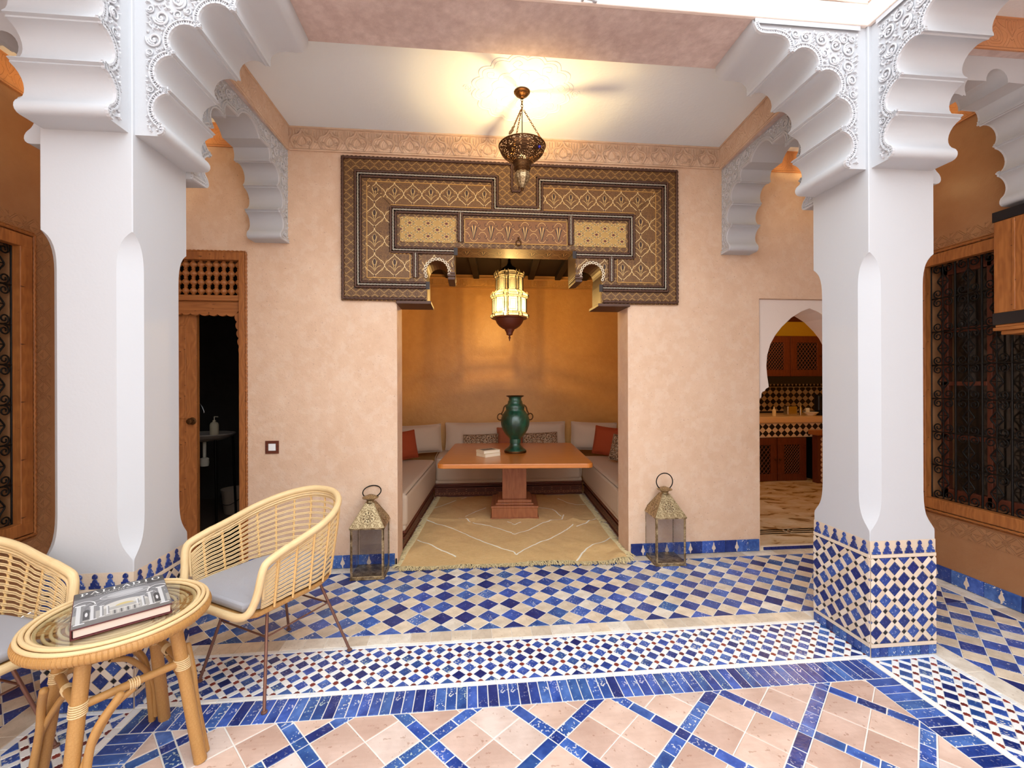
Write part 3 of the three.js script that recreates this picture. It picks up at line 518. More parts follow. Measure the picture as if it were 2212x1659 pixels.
function leaf(x, y, r, a, t) { const s = new THREE.Shape(); s.moveTo(-r, 0); s.quadraticCurveTo(-r * 0.2, r * 0.75, r, 0); s.quadraticCurveTo(-r * 0.2, -r * 0.75, -r, 0); return new THREE.ExtrudeGeometry(s, { depth: t * 0.5, bevelEnabled: true, bevelThickness: t * 0.4, bevelSize: r * 0.12, bevelOffset: -r * 0.12, bevelSegments: 1, curveSegments: 3 }).rotateZ(a).translate(x, y, 0); }
const CW = 0.363, RT = 0.0135;    // thickness of the corbels, height of their relief
const corbelBody = (() => { const g = toCreasedNormals(new THREE.ExtrudeGeometry(shapeOf([...CP, [0.615, 3.228], [-0.02, 3.228], [-0.02, 2.5]]), { depth: CW - 2 * RT, bevelEnabled: false }), 0.55); return uvBox(g.translate(0, 0, -CW / 2 + RT)); })();
function corbelFace(sd) { seed = sd; const out = [[0.045, 2.515], ...CP.slice(1).map((p) => p), [0.606, 3.19], [0.045, 3.19]]; const list = [...rim(CP.slice(1), RT), ...scrollwork(out, 0.027, RT, 2600, CP.slice(1))]; const R0 = merge(rim(CP.slice(1), RT)), S0 = merge(list.slice(rim(CP.slice(1), RT).length)); return { rim: R0, scroll: S0, rimM: mirrored(R0, 2), scrollM: mirrored(S0, 2) }; }
const faceA = corbelFace(5), faceB = corbelFace(9);
const cove = (() => { const p = [[0, 3.2]]; for (let i = 0; i <= 6; i++) { const a = i / 6 * PI / 2; p.push([0.03 - 0.03 * cos(a), 3.2 + 0.034 * sin(a)]); } p.push([0, 3.234]); return new THREE.ExtrudeGeometry(shapeOf(p), { depth: 0.57, bevelEnabled: false }).rotateY(PI / 2); })();   // runs along +x, its back at z = 0 ... -0.03
const coveM = mirrored(cove, 2);
function columnShaft() {
  const H = 0.184, ys = [[0.592, 0], [0.63, 0], [0.645, 0.005], [0.66, 0.016], [0.68, 0.031], [0.7, 0.043], [0.725, 0.053], [0.755, 0.06], [0.79, 0.064], [0.84, 0.066], [1.9, 0.066], [1.94, 0.0645], [1.97, 0.061], [2.0, 0.054], [2.025, 0.044], [2.045, 0.031], [2.06, 0.016], [2.069, 0.004], [2.071, 0], [2.5, 0], [3.228, 0]];
  const pos = [], uv = [], ring = ([y, c]) => { const d = H - Math.max(c, 0.0035); return [[-d, H], [d, H], [H, d], [H, -d], [d, -H], [-d, -H], [-H, -d], [-H, d]].map(([x, z]) => [x, y, z]); };
  for (let i = 0; i < ys.length - 1; i++) { const A = ring(ys[i]), B = ring(ys[i + 1]); for (let j = 0; j < 8; j++) { const k = (j + 1) % 8; for (const v of [A[j], A[k], B[k], A[j], B[k], B[j]]) { pos.push(...v); } } }
  let g = new THREE.BufferGeometry(); g.setAttribute('position', new THREE.Float32BufferAttribute(pos, 3)); g.computeVertexNormals();
  g = toCreasedNormals(mergeVertices(g.deleteAttribute('normal')), 0.45); return uvBox(g);
}
const shaftGeo = columnShaft();
const merlon = (() => { const p = [[-0.0235, 0], [-0.0235, 0.012], [-0.0175, 0.012], [-0.0165, 0.026], [-0.011, 0.027], [-0.0085, 0.036], [-0.004, 0.041], [-0.0105, 0.045], [-0.0105, 0.054], [-0.0055, 0.061], [0, 0.064]]; return [...p, ...p.slice(0, -1).reverse().map(([x, y]) => [-x, y])]; })();
const dadoGeo = new Map();
function dado(t, turn) {      // one tiled face of a column foot, outline in (u, y), its face at z = 0.184
  const H = 0.1855, W = 0.1835, face = (outline, th = 0.0045, key) => { if (key && dadoGeo.has(key)) return dadoGeo.get(key); const g = extr(outline, th, 0.0009); if (key) dadoGeo.set(key, g); return g; };
  const put = (name, g, mat, u, y) => { const m = mesh(name, g, mat, t); m.position.set(cos(turn) * u + sin(turn) * H, y, -sin(turn) * u + cos(turn) * H); m.rotation.y = turn; };
  const n0 = 8, p0 = 2 * W / n0; for (let i = 0; i < n0; i++) put('blue_tile', face([[-p0 / 2 + 0.001, 0.002], [p0 / 2 - 0.001, 0.002], [p0 / 2 - 0.001, 0.047], [-p0 / 2 + 0.001, 0.047]], 0.0045, 'base'), pick(M.blues), -W + (i + 0.5) * p0, 0);
  put('cream_strip', face([[-W, 0.049], [W, 0.049], [W, 0.068], [-W, 0.068]], 0.0045, 's1'), M.cream[0], 0, 0);
  put('cream_strip', face([[-W, 0.506], [W, 0.506], [W, 0.523], [-W, 0.523]], 0.0045, 's2'), M.cream[0], 0, 0);
  // lozenges, bars and small black squares
  const y0 = 0.07, y1 = 0.504, h = 2 * W / 7, hy = (y1 - y0) / 8, c = Math.SQRT1_2;
  const bar = (s) => [[0.027, 0.0125], [-0.027, 0.0125], [-0.027, -0.0125], [0.027, -0.0125]].map(([a, b]) => { const ang = Math.atan2(hy, h) * s; return [a * cos(ang) - b * sin(ang), a * sin(ang) + b * cos(ang)]; });
  const dia = (r) => [[-r * h / hy * 0.98, 0], [0, -r], [r * h / hy * 0.98, 0], [0, r]];
  const add = (name, shape, mats, u, y, key) => { const q = clip(shape.map(([a, b]) => [a + u, b + y]), -W, W, y0, y1); if (!q) return; const whole = shape.every(([a, b]) => Math.abs(a + u) < W && b + y > y0 && b + y < y1); put(name, face(whole ? shape : q.map(([a, b]) => [a - u, b - y]), 0.0045, whole ? key : null), pick(mats), u, y); };
  for (let m = -4; m <= 4; m++) for (let n = 0; n <= 8; n++) {
    const u = m * h, y = y0 + n * hy;
    if ((m + n) % 2 === 0) { add('blue_tile', dia(0.034), [M.blues[1], M.blues[3], M.blues[5], M.blueDark], u, y, 'dia'); }
    else { add('black_tile', dia(0.0115), [M.black], u, y, 'dot'); }
    if ((m + n) % 2 !== 0) { add('cream_bar', bar(1), M.cream, u + h / 2, y + hy / 2, 'b1'); add('cream_bar', bar(-1), M.cream, u + h / 2, y - hy / 2, 'b2'); }
  }
  const n1 = 6, p1 = 2 * W / n1; for (let i = 0; i < n1; i++) put('stepped_tile', face(merlon, 0.0045, 'merlon'), pick([M.blues[1], M.blues[3], M.blues[5]]), -W + (i + 0.5) * p1, 0.5255);
}
function column(label, x, sgn) {       // sgn: which way the courtyard lies along x
  const z = 1.2245, t = thing('courtyard_column', label, 'column', [x, 0, z], 0, 'white carved columns at the courtyard corners');
  mesh('shaft', shaftGeo, M.white, t);
  mesh('tiled_foot', [bx(-0.1845, 0.1845, 0, 0.592, -0.1845, 0.1845)], M.cream[1], t);
  seed = sgn > 0 ? 77 : 91; dado(t, 0); dado(t, sgn * PI / 2);
  const cs = (turn, faces) => {   // a lobed corbel; turn 0 reaches along +x
    const g = new THREE.Group(); g.name = 'corbel'; g.rotation.y = turn; t.add(g); g.position.set(cos(turn) * 0.184, 0, -sin(turn) * 0.184);
    mesh('lobed_body', corbelBody, M.white, g);
    for (const f of faces) { const F = f > 0 ? faceA : faceB, back = f < 0; const a = mesh('raised_rim', back ? F.rimM : F.rim, M.carve, g), b = mesh('carved_scrolls', back ? F.scrollM : F.scroll, M.carve, g); for (const q of [a, b]) { q.position.z = back ? -CW / 2 + RT : CW / 2 - RT; } b.userData.kind = 'stuff'; const cv = mesh('cove', back ? coveM : cove, M.white, g); cv.position.set(0.04, 0, back ? -CW / 2 : CW / 2); }
  };
  // along the courtyard edge (its face to the viewer) and along the side (its face to the courtyard)
  if (sgn > 0) { cs(0, [1]); cs(-PI / 2, [-1]); } else { cs(PI, [-1]); cs(-PI / 2, [1]); }
  return t;
}
column('white plaster column with blue tiled foot behind the rattan table', -1.929, 1);
column('white plaster column with blue tiled foot beside the arched kitchen doorway', 1.929, -1);

// lobed arches that cross the galleries from column to wall
function archOutline(span, y0 = -0.03, mid) {
  const half = CP.filter((p) => p[1] < 3.073 && p[0] <= 0.41).map(([e, y]) => [e, y + y0]), P = [...half], top = arcPts(half[half.length - 1], [span - half[half.length - 1][0], half[half.length - 1][1]], Math.max(0.03, Math.min(0.075, span - 0.86)), 10);
  if (span > 2 * half[half.length - 1][0] + 0.02) P.push(...top.slice(1, -1)); P.push(...half.map(([e, y]) => [span - e, y]).reverse()); return P;
}
function crossArch(name, span, thick, top, sd) {
  const P = archOutline(span), G = struct(name), body = extr([[0, top], ...P.map((p) => p), [span, top]].reverse(), thick - RT).translate(0, 0, -(thick - RT));
  mesh('lobed_body', uvBox(toCreasedNormals(body, 0.55)), M.white, G);
  seed = sd; const out = [[0, top - 0.01], ...P, [span, top - 0.01]];
  mesh('raised_rim', merge(rim(P, RT * 0.8)), M.carve, G); const b = mesh('carved_scrolls', merge(scrollwork(out, 0.03, RT * 0.6, 900, P)), M.carve, G); b.userData.kind = 'stuff';
  return G;
}
{ // local frame: x along the span from the wall, z = 0 the decorated face
  const put = (G, O, X, Z) => { const m = new THREE.Matrix4().makeBasis(V3(...X), V3(0, 1, 0), V3(...Z)); m.setPosition(...O); G.applyMatrix4(m); };
  const L = crossArch('arch_left', 1.045, 0.25, 3.178, 21); put(L, [-1.721, 0, 1.045], [0.068, 0, -1], [1, 0, 0.068]);
  const R = crossArch('arch_right', 1.045, 0.25, 3.178, 22); put(R, [1.8, 0, 0], [-0.02, 0, 1], [-1, 0, -0.02]);
  const RX = crossArch('arch_side_right', 0.937, 0.25, 3.178, 23); put(RX, [3.05, 0, 1.1], [-1, 0, 0], [0, 0, -1]);
  const LX = crossArch('arch_side_left', 0.887, 0.25, 3.178, 24); put(LX, [-2.113, 0, 1.1], [-1, 0, 0], [0, 0, -1]);
  const b = struct('cross_beam');
  mesh('beam', [shear(bx(-1.93, -1.645, 3.175, 3.352, 0, 1.05), -0.02), shear(bx(1.785, 2.08, 3.175, 3.352, 0, 1.05), -0.07), bx(2.1, 3.05, 3.175, 3.352, 1.1, 1.38), bx(-3.0, -2.1, 3.175, 3.352, 1.1, 1.38)], M.soffit, b);
  mesh('frieze', [shear(bx(-1.648, -1.636, 3.175, 3.352, 0.012, 1.05), -0.02), shear(bx(1.776, 1.788, 3.175, 3.352, 0.012, 1.05), -0.07)], M.frieze, b);
  mesh('frieze', [bx(2.1, 3.04, 3.175, 3.352, 1.09, 1.1), bx(-2.99, -2.1, 3.175, 3.352, 1.09, 1.1), bx(2.1, 3.04, 3.175, 3.352, 1.38, 1.39), bx(-2.99, -2.1, 3.175, 3.352, 1.38, 1.39)], M.friezeO, b);
  mesh('bead', [shear(rbx(-1.652, -1.632, 3.17, 3.18, 0.012, 1.05, 0.003), -0.02), shear(rbx(-1.652, -1.628, 3.34, 3.352, 0.012, 1.05, 0.003), -0.02), shear(rbx(1.772, 1.79, 3.17, 3.18, 0.012, 1.05, 0.003), -0.07), shear(rbx(1.768, 1.79, 3.34, 3.352, 0.012, 1.05, 0.003), -0.07)], M.frieze, b);
}
// ---------------------------------------------------------------- the painted and carved wooden panel over the recess
function anchored(draw, W, H, sx, sy, x0, y0, o = {}) {
  const f = (t) => { t.repeat.set(1 / sx, 1 / sy); t.offset.set(-x0 / sx, -y0 / sy); return t; };
  return S({ map: f(canvasTex(W, H, draw)), roughness: 0.55, ...o });
}
function grain(ctx, W, H, n, cols, a) { for (let i = 0; i < n; i++) { ctx.globalAlpha = a * rnd(); ctx.fillStyle = pick(cols); const x = rnd() * W, y = rnd() * H; ctx.fillRect(x, y, rr(1, 5), rr(1, 3)); } ctx.globalAlpha = 1; }
const GC = ['#c89a52', '#8a5c2c', '#b07c3c', '#5a3a1c', '#d8ae68'];
seed = 401;
const ogee = (ctx, W, H) => {
  ctx.fillStyle = '#62401c'; ctx.fillRect(0, 0, W, H); grain(ctx, W, H, 6500, GC, 0.75);
  const P = (pts, w, c) => { ctx.strokeStyle = c; ctx.lineWidth = w; ctx.lineJoin = ctx.lineCap = 'round'; ctx.beginPath(); pts.forEach(([x, y], i) => (i ? ctx.lineTo(x * W, y * H) : ctx.moveTo(x * W, y * H))); ctx.stroke(); };
  for (const dx of [-1, 0, 1]) {
    for (const s of [-1, 1]) { const q = []; for (let i = 0; i <= 40; i++) { const t = i / 40, a = t * 2 * PI; q.push([0.5 + dx + s * (0.5 - 0.5 * cos(a)) * 0.92 * 0.54 + s * 0.012 * sin(t * 40), t]); } P(q, W * 0.026, '#e8cf96'); }
    ctx.save(); ctx.translate((0.5 + dx) * W, 0);
    for (let i = -3; i <= 3; i++) { const a = i * 0.33; ctx.strokeStyle = i % 2 ? '#d8b470' : '#3c2412'; ctx.lineWidth = W * 0.022; ctx.beginPath(); ctx.moveTo(0, H * 0.74); ctx.quadraticCurveTo(sin(a) * W * 0.12, H * 0.55, sin(a) * W * 0.36, H * (0.56 - 0.26 * cos(a * 1.4))); ctx.stroke(); }
    ctx.fillStyle = '#3a2010'; ctx.beginPath(); ctx.ellipse(0, H * 0.36, W * 0.08, H * 0.13, 0, 0, 7); ctx.fill(); ctx.strokeStyle = '#e0bf80'; ctx.lineWidth = W * 0.014; ctx.stroke();
    ctx.fillStyle = '#4a2816'; ctx.beginPath(); ctx.moveTo(0, H * 0.86); ctx.lineTo(W * 0.07, H * 0.93); ctx.lineTo(0, H); ctx.lineTo(-W * 0.07, H * 0.93); ctx.fill(); ctx.strokeStyle = '#d9b876'; ctx.stroke();
    ctx.restore();
    ctx.save(); ctx.translate(dx * W, 0); for (const s of [-1, 1]) { ctx.strokeStyle = '#c59a56'; ctx.lineWidth = W * 0.018; ctx.beginPath(); ctx.arc(s * W * 0.13, H * 0.34, W * 0.07, 0, 5); ctx.stroke(); ctx.beginPath(); ctx.arc(s * W * 0.11, H * 0.66, W * 0.05, 1, 6); ctx.stroke(); ctx.strokeStyle = '#3c2412'; ctx.beginPath(); ctx.arc(s * W * 0.2, H * 0.16, W * 0.06, 2, 6); ctx.stroke(); } ctx.restore();
  }
};
const stars = (ctx, W, H) => {
  ctx.fillStyle = '#b08a48'; ctx.fillRect(0, 0, W, H); grain(ctx, W, H, 2500, ['#e0c078', '#8a6430', '#c8a25c'], 0.7);
  const star = (x, y, r, n, c, k = 0.5) => { ctx.fillStyle = c; ctx.beginPath(); for (let i = 0; i < 2 * n; i++) { const q = i % 2 ? r * k : r, a = i * PI / n; ctx.lineTo(x + q * cos(a), y + q * sin(a)); } ctx.fill(); };
  for (const [x, y] of [[0, 0], [W, 0], [0, H], [W, H], [W / 2, H / 2]]) { star(x, y, W * 0.13, 8, '#5c1f14'); for (let i = 0; i < 8; i++) { const a = i * PI / 4 + PI / 8; star(x + W * 0.235 * cos(a), y + H * 0.235 * sin(a), W * 0.085, 5, i % 2 ? '#4c180e' : '#2c2814'); ctx.strokeStyle = '#f0dca0'; ctx.lineWidth = W * 0.014; ctx.beginPath(); ctx.moveTo(x + W * 0.1 * cos(a - 0.39), y + H * 0.1 * sin(a - 0.39)); ctx.lineTo(x + W * 0.2 * cos(a - 0.2), y + H * 0.2 * sin(a - 0.2)); ctx.lineTo(x + W * 0.33 * cos(a), y + H * 0.33 * sin(a)); ctx.lineTo(x + W * 0.2 * cos(a + 0.2), y + H * 0.2 * sin(a + 0.2)); ctx.stroke(); } }
};
const arabesque = (ctx, W, H) => {
  ctx.fillStyle = '#7c4f28'; ctx.fillRect(0, 0, W, H); grain(ctx, W, H, 3000, GC, 0.5); ctx.lineCap = 'round';
  for (const dx of [-0.5, 0.5, 1.5]) { ctx.save(); ctx.translate(dx * W, H * 0.5);
    for (const s of [-1, 1]) for (const t of [-1, 1]) { ctx.strokeStyle = '#d6ac68'; ctx.lineWidth = W * 0.02; ctx.beginPath(); ctx.moveTo(0, t * H * 0.44); ctx.bezierCurveTo(s * W * 0.34, t * H * 0.4, s * W * 0.18, t * H * 0.06, s * W * 0.5, t * H * 0.04); ctx.stroke(); ctx.strokeStyle = '#4a2814'; ctx.lineWidth = W * 0.03; ctx.beginPath(); ctx.arc(s * W * 0.3, t * H * 0.26, W * 0.07, 0, 4.6); ctx.stroke(); }
    for (let i = -2; i <= 2; i++) { ctx.strokeStyle = i % 2 ? '#d6ac68' : '#2c1608'; ctx.lineWidth = W * 0.05; ctx.beginPath(); ctx.moveTo(0, H * 0.34); ctx.quadraticCurveTo(i * W * 0.05, 0, i * W * 0.09, -H * (0.26 - Math.abs(i) * 0.06)); ctx.stroke(); } ctx.restore(); }
};
const bandArt = (ctx, W, H) => {
  ctx.fillStyle = '#573819'; ctx.fillRect(0, 0, W, H); grain(ctx, W, H, 2500, GC, 0.6); ctx.strokeStyle = '#b08a4c'; ctx.lineWidth = W * 0.05; ctx.beginPath(); ctx.moveTo(0, H / 2); ctx.lineTo(W / 2, H * 0.08); ctx.lineTo(W, H / 2); ctx.lineTo(W / 2, H * 0.92); ctx.closePath(); ctx.stroke();
  ctx.strokeStyle = '#4a2c16'; for (const [x, y] of [[0.5, 0.5], [0, 0], [1, 0], [0, 1], [1, 1]]) { ctx.beginPath(); ctx.arc(x * W, y * H, W * 0.16, 0, 7); ctx.stroke(); }
};
M.ogee = anchored(ogee, 256, 306, 0.1375, 0.174, -1.062, 2.778); M.ogeeV = anchored(ogee, 256, 306, 0.15, 0.187, -1.082, 2.22);
M.stars = anchored(stars, 256, 256, 0.14, 0.1, -0.813, 2.496); M.arab = anchored(arabesque, 256, 256, 0.134, 0.181, -0.318, 2.507); M.band = anchored(bandArt, 128, 128, 0.07, 0.07, 0, 0);
{
  const C = 0.078, t = thing('carved_overdoor_panel', 'wide carved and gilded brown wooden panel framing the top of the seating recess', 'wall panel', [C, 0, 0]);
  const half = (s) => { const a = []; for (let i = 0; i <= 14; i++) { const th = (205 - i * 205 / 14 + -12) * PI / 180; a.push([s * (-0.613 + 0.083 * cos(th)), 2.277 + 0.085 * sin(th)]); } return [[s * -0.69, 2.04], [s * -0.69, 2.2], ...a, [s * -0.527, 2.262], [s * -0.53, 2.222], [s * -0.482, 2.22], [s * -0.478, 2.3], [s * -0.478, 2.47]]; };
  const L = half(1), Rr = half(-1).reverse();
  const outline = [[-1.335, 2.045], ...L, ...Rr, [1.335, 2.045], [1.335, 3.145], [-1.335, 3.145]];
  mesh('soffit_board', bx(-0.47, 0.47, 2.466, 2.4705, -0.24, 0.018), M.arab, t);
  mesh('board', extr(outline, 0.022, 0.003).translate(0, 0, 0.001), M.band, t);
  mesh('lintel_block', extr([[-0.919, 2.046], ...L, ...Rr, [0.911, 2.046], [0.911, 2.61], [-0.919, 2.61]], 0.245).translate(0, 0, -0.245), M.walnut, t);
  const z = 0.022, plate = (name, pts, m) => mesh(name, extr(pts, 0.006, 0.001).translate(0, 0, z).translate(C, 0, 0) && uvShift(extr(pts, 0.006, 0.001).translate(0, 0, z), C), m, t);
  function uvShift(g, c) { const u = g.attributes.uv; for (let i = 0; i < u.count; i++) u.setX(i, u.getX(i) + c); return g; }
  for (const s of [-1, 1]) { const X = (a) => a.map(([x, y]) => [s * x, y]);
    plate('painted_field', X([[1.14, 2.952], [0.178, 2.952], [0.178, 2.78], [0.966, 2.78], [1.14, 2.952]]), M.ogee);
    plate('painted_field', X([[1.141, 2.95], [0.967, 2.778], [0.967, 2.405], [0.82, 2.405], [0.82, 2.22], [1.158, 2.22], [1.141, 2.95]]), M.ogeeV);
    plate('star_field', X([[0.893, 2.498], [0.469, 2.498], [0.469, 2.693], [0.893, 2.693]]), M.stars);
    const arc = []; for (let i = 0; i <= 12; i++) { const th = (195 - i * 175 / 12) * PI / 180; arc.push([s * (0.613 - 0.104 * cos(th)), 2.277 + 0.106 * sin(th)]); }
    plate('painted_field', [[s * 0.73, 2.222], [s * 0.712, 2.222], ...arc, [s * 0.49, 2.31], [s * 0.486, 2.42], [s * 0.73, 2.42]], M.ogeeV);
    const beads = []; for (let i = 0; i < 15; i++) { const th = (205 - i * 220 / 14) * PI / 180; beads.push(new THREE.TorusGeometry(0.0095, 0.0034, 5, 10).translate(s * -(0.613 - 0 + 0.0) + s * -0.093 * cos(th) * -1, 2.277 + 0.095 * sin(th), z + 0.005)); }
    for (const b of beads) mesh('pale_ring', b, M.paper, t);
    mesh('bracket_cap', rbx(Math.min(s * 0.925, s * 0.66), Math.max(s * 0.925, s * 0.66), 2.022, 2.046, -0.243, 0.034, 0.004), M.dark, t);
    mesh('corbel_foot', [rbx(Math.min(s * 0.475, s * 0.532), Math.max(s * 0.475, s * 0.532), 2.214, 2.235, -0.2, 0.03, 0.004), rbx(Math.min(s * 0.471, s * 0.536), Math.max(s * 0.471, s * 0.536), 2.24, 2.256, -0.2, 0.034, 0.004), rbx(Math.min(s * 0.475, s * 0.532), Math.max(s * 0.475, s * 0.532), 2.26, 2.276, -0.2, 0.03, 0.004)], M.dark, t);
  }
  plate('painted_field', [[-0.396, 2.509], [0.406, 2.509], [0.406, 2.686], [-0.396, 2.686]], M.arab);
  // gilt fillets round the fields, twisted ropes between them
  const off = (P, d, closed) => P.map((p, i) => { const n = P.length, a = closed ? P[(i + n - 1) % n] : P[i - 1], b = closed ? P[(i + 1) % n] : P[i + 1]; const nn = (u, v) => { const l = Math.hypot(v[0] - u[0], v[1] - u[1]); return [-(v[1] - u[1]) / l, (v[0] - u[0]) / l]; }; const n1 = a && nn(a, p), n2 = b && nn(p, b); if (!n1) return [p[0] + n2[0] * d, p[1] + n2[1] * d]; if (!n2) return [p[0] + n1[0] * d, p[1] + n1[1] * d]; const k = 1 + n1[0] * n2[0] + n1[1] * n2[1]; return [p[0] + (n1[0] + n2[0]) * d / k, p[1] + (n1[1] + n2[1]) * d / k]; });
  const run = (P, r, zz, pitch, closed) => { const o = []; for (let i = 0; i < P.length - (closed ? 0 : 1); i++) { const a = P[i], b = P[(i + 1) % P.length]; o.push(rope([a[0], a[1], zz], [b[0], b[1], zz], r, pitch)); } return o; };
  const bars = (P, w, h, closed) => { const o = []; for (let i = 0; i < P.length - (closed ? 0 : 1); i++) { const a = P[i], b = P[(i + 1) % P.length]; o.push(box(Math.abs(b[0] - a[0]) + w, Math.abs(b[1] - a[1]) + w, h, (a[0] + b[0]) / 2, (a[1] + b[1]) / 2, z + h / 2)); } return o; };
  const triple = (P, closed, d = 0.019) => { mesh('rope_moulding', run(P, 0.012, z + 0.01, 0.03, closed), M.dark, t); mesh('bead_moulding', run(off(P, -d, closed), 0.008, z + 0.012, 0.024, closed), M.silver, t); mesh('rope_moulding', run(off(P, -2 * d, closed), 0.011, z + 0.008, 0.03, closed), M.dark, t); mesh('ground_strip', bars(off(P, -d, closed), 3.1 * d, 0.004, closed), M.pitch, t); };
  triple([[-0.7, 2.147], [-1.226, 2.147], [-1.226, 3.028], [-0.145, 3.028], [-0.145, 2.795], [0.172, 2.795], [0.172, 3.03], [1.24, 3.03], [1.24, 2.15], [0.7, 2.15]]);
  triple([[-0.485, 2.416], [-0.964, 2.416], [-0.964, 2.762], [0.958, 2.762], [0.958, 2.412], [0.485, 2.412]]);
  for (const u of [-0.432, 0.44]) { triple([[u - 0.014, 2.735], [u - 0.014, 2.508]], false, -0.013); }
  for (const u of [-0.775, 0.773]) triple([[u - 0.016, 2.42], [u - 0.016, 2.224]], false, -0.014);
  mesh('rope_moulding', [...run([[-0.7, 2.06], [-1.32, 2.06], [-1.32, 3.13], [-0.03, 3.13], [-0.03, 2.92], [0.034, 2.92], [0.034, 3.13], [1.32, 3.13], [1.32, 2.06], [0.7, 2.06]], 0.0135, z + 0.006, 0.032)], M.dark, t);
  mesh('gilt_fillet', [...bars(off([[-1.159, 2.218], [-1.141, 2.953], [-0.177, 2.953], [-0.177, 2.778], [-0.966, 2.778], [-0.966, 2.406], [-0.819, 2.406], [-0.819, 2.218]].map((p, i) => (i === 0 ? [-1.141, 2.218] : p)), 0, true), 0.006, 0.008, true), ...bars([[1.141, 2.218], [1.141, 2.953], [0.177, 2.953], [0.177, 2.778], [0.966, 2.778], [0.966, 2.406], [0.819, 2.406], [0.819, 2.218]], 0.006, 0.008, true), ...bars([[-0.4, 2.505], [0.41, 2.505], [0.41, 2.69], [-0.4, 2.69]], 0.006, 0.008, true)], M.gilt, t);
  mesh('hanging_ring', [new THREE.TorusGeometry(0.02, 0.0045, 8, 20).translate(0.02, 2.512, z + 0.012), lathe([[0, 0.03], [0.009, 0.02], [0.004, 0.008], [0.006, 0]], 10).translate(0.02, 2.53, z + 0.012)], M.bronze, t);
}
// ---------------------------------------------------------------- soft furnishings
function pillow(w, h, th, pinch = 0.05, n = 18, seedv = 1) {       // a stuffed cushion standing in the xy plane, its middle at the origin
  const pos = [], idx = [], uv = []; seed = seedv * 977 + 3; const a1 = rr(0, 6), a2 = rr(0, 6);
  for (const s of [1, -1]) { const base = pos.length / 3;
    for (let j = 0; j <= n; j++) for (let i = 0; i <= n; i++) { const u = i / n * 2 - 1, v = j / n * 2 - 1, e = (1 - Math.pow(Math.abs(u), 3)) * (1 - Math.pow(Math.abs(v), 3)), k = Math.pow(Math.max(0, e), 0.55);
      const px = u * (1 - pinch * (1 - v * v) * 0.6), py = v * (1 - pinch * (1 - u * u)), wob = 0.04 * sin(u * 4 + a1) * sin(v * 3 + a2) * k;
      pos.push(px * w / 2, py * h / 2, s * (k * th / 2 * (1 + wob))); uv.push(px * w / 2, py * h / 2); }
    for (let j = 0; j < n; j++) for (let i = 0; i < n; i++) { const p = base + j * (n + 1) + i, q = p + 1, r = p + n + 1, t = r + 1; if (s > 0) idx.push(p, q, r, q, t, r); else idx.push(p, r, q, q, r, t); } }
  const g = new THREE.BufferGeometry(); g.setAttribute('position', new THREE.Float32BufferAttribute(pos, 3)); g.setAttribute('uv', new THREE.Float32BufferAttribute(uv, 2)); g.setIndex(idx); g.computeVertexNormals(); return g;
}
function pipe(w, h, pinch, r = 0.0045) { const p = []; const N = 10; const edge = (f) => { for (let i = 0; i < N; i++) p.push(f(i / N * 2 - 1)); }; const P = (u, v) => V3(u * (1 - pinch * (1 - v * v) * 0.6) * w / 2, v * (1 - pinch * (1 - u * u)) * h / 2, 0); edge((t) => P(t, -1)); edge((t) => P(1, t)); edge((t) => P(-t, 1)); edge((t) => P(-1, -t)); return tube(p, r, 120, 5, true, 0.2); }
// a padded seat with a slightly crowned top
function seatPad(L, H, D, r = 0.05) { const g = new RoundedBoxGeometry(L, H, D, 6, r), p = g.attributes.position; for (let i = 0; i < p.count; i++) { const x = p.getX(i) / (L / 2), z = p.getZ(i) / (D / 2); if (p.getY(i) > 0) p.setY(i, p.getY(i) + 0.012 * (1 - x * x) * (1 - z * z)); } g.computeVertexNormals(); return uvBox(g); }
const plinthArt = (ctx, W, H) => { ctx.fillStyle = '#5a2c1c'; ctx.fillRect(0, 0, W, H); ctx.lineCap = 'round'; for (const dx of [-1, 0, 1]) { ctx.save(); ctx.translate(W * (0.5 + dx), H / 2); ctx.strokeStyle = '#8a5638'; ctx.lineWidth = H * 0.1; for (const s of [-1, 1]) { ctx.beginPath(); ctx.moveTo(-W / 2, 0); ctx.bezierCurveTo(-W * 0.25, s * H * 0.62, W * 0.25, -s * H * 0.62, W / 2, 0); ctx.stroke(); } ctx.fillStyle = '#9a6444'; for (const q of [-0.25, 0.25]) { ctx.beginPath(); ctx.ellipse(q * W, 0, W * 0.05, H * 0.13, 0, 0, 7); ctx.fill(); } for (const t of [-1, 1]) { ctx.beginPath(); ctx.ellipse(0, t * H * 0.32, W * 0.1, H * 0.07, 0, 0, 7); ctx.fill(); } ctx.restore(); } };
M.plinth = (() => { const c = canvasTex(128, 64, plinthArt), b = canvasTex(128, 64, plinthArt, false); const f = (t) => per(t, 0.12, 0.075); return S({ map: f(c), bumpMap: f(b), bumpScale: 0.006, roughness: 0.5 }); })();
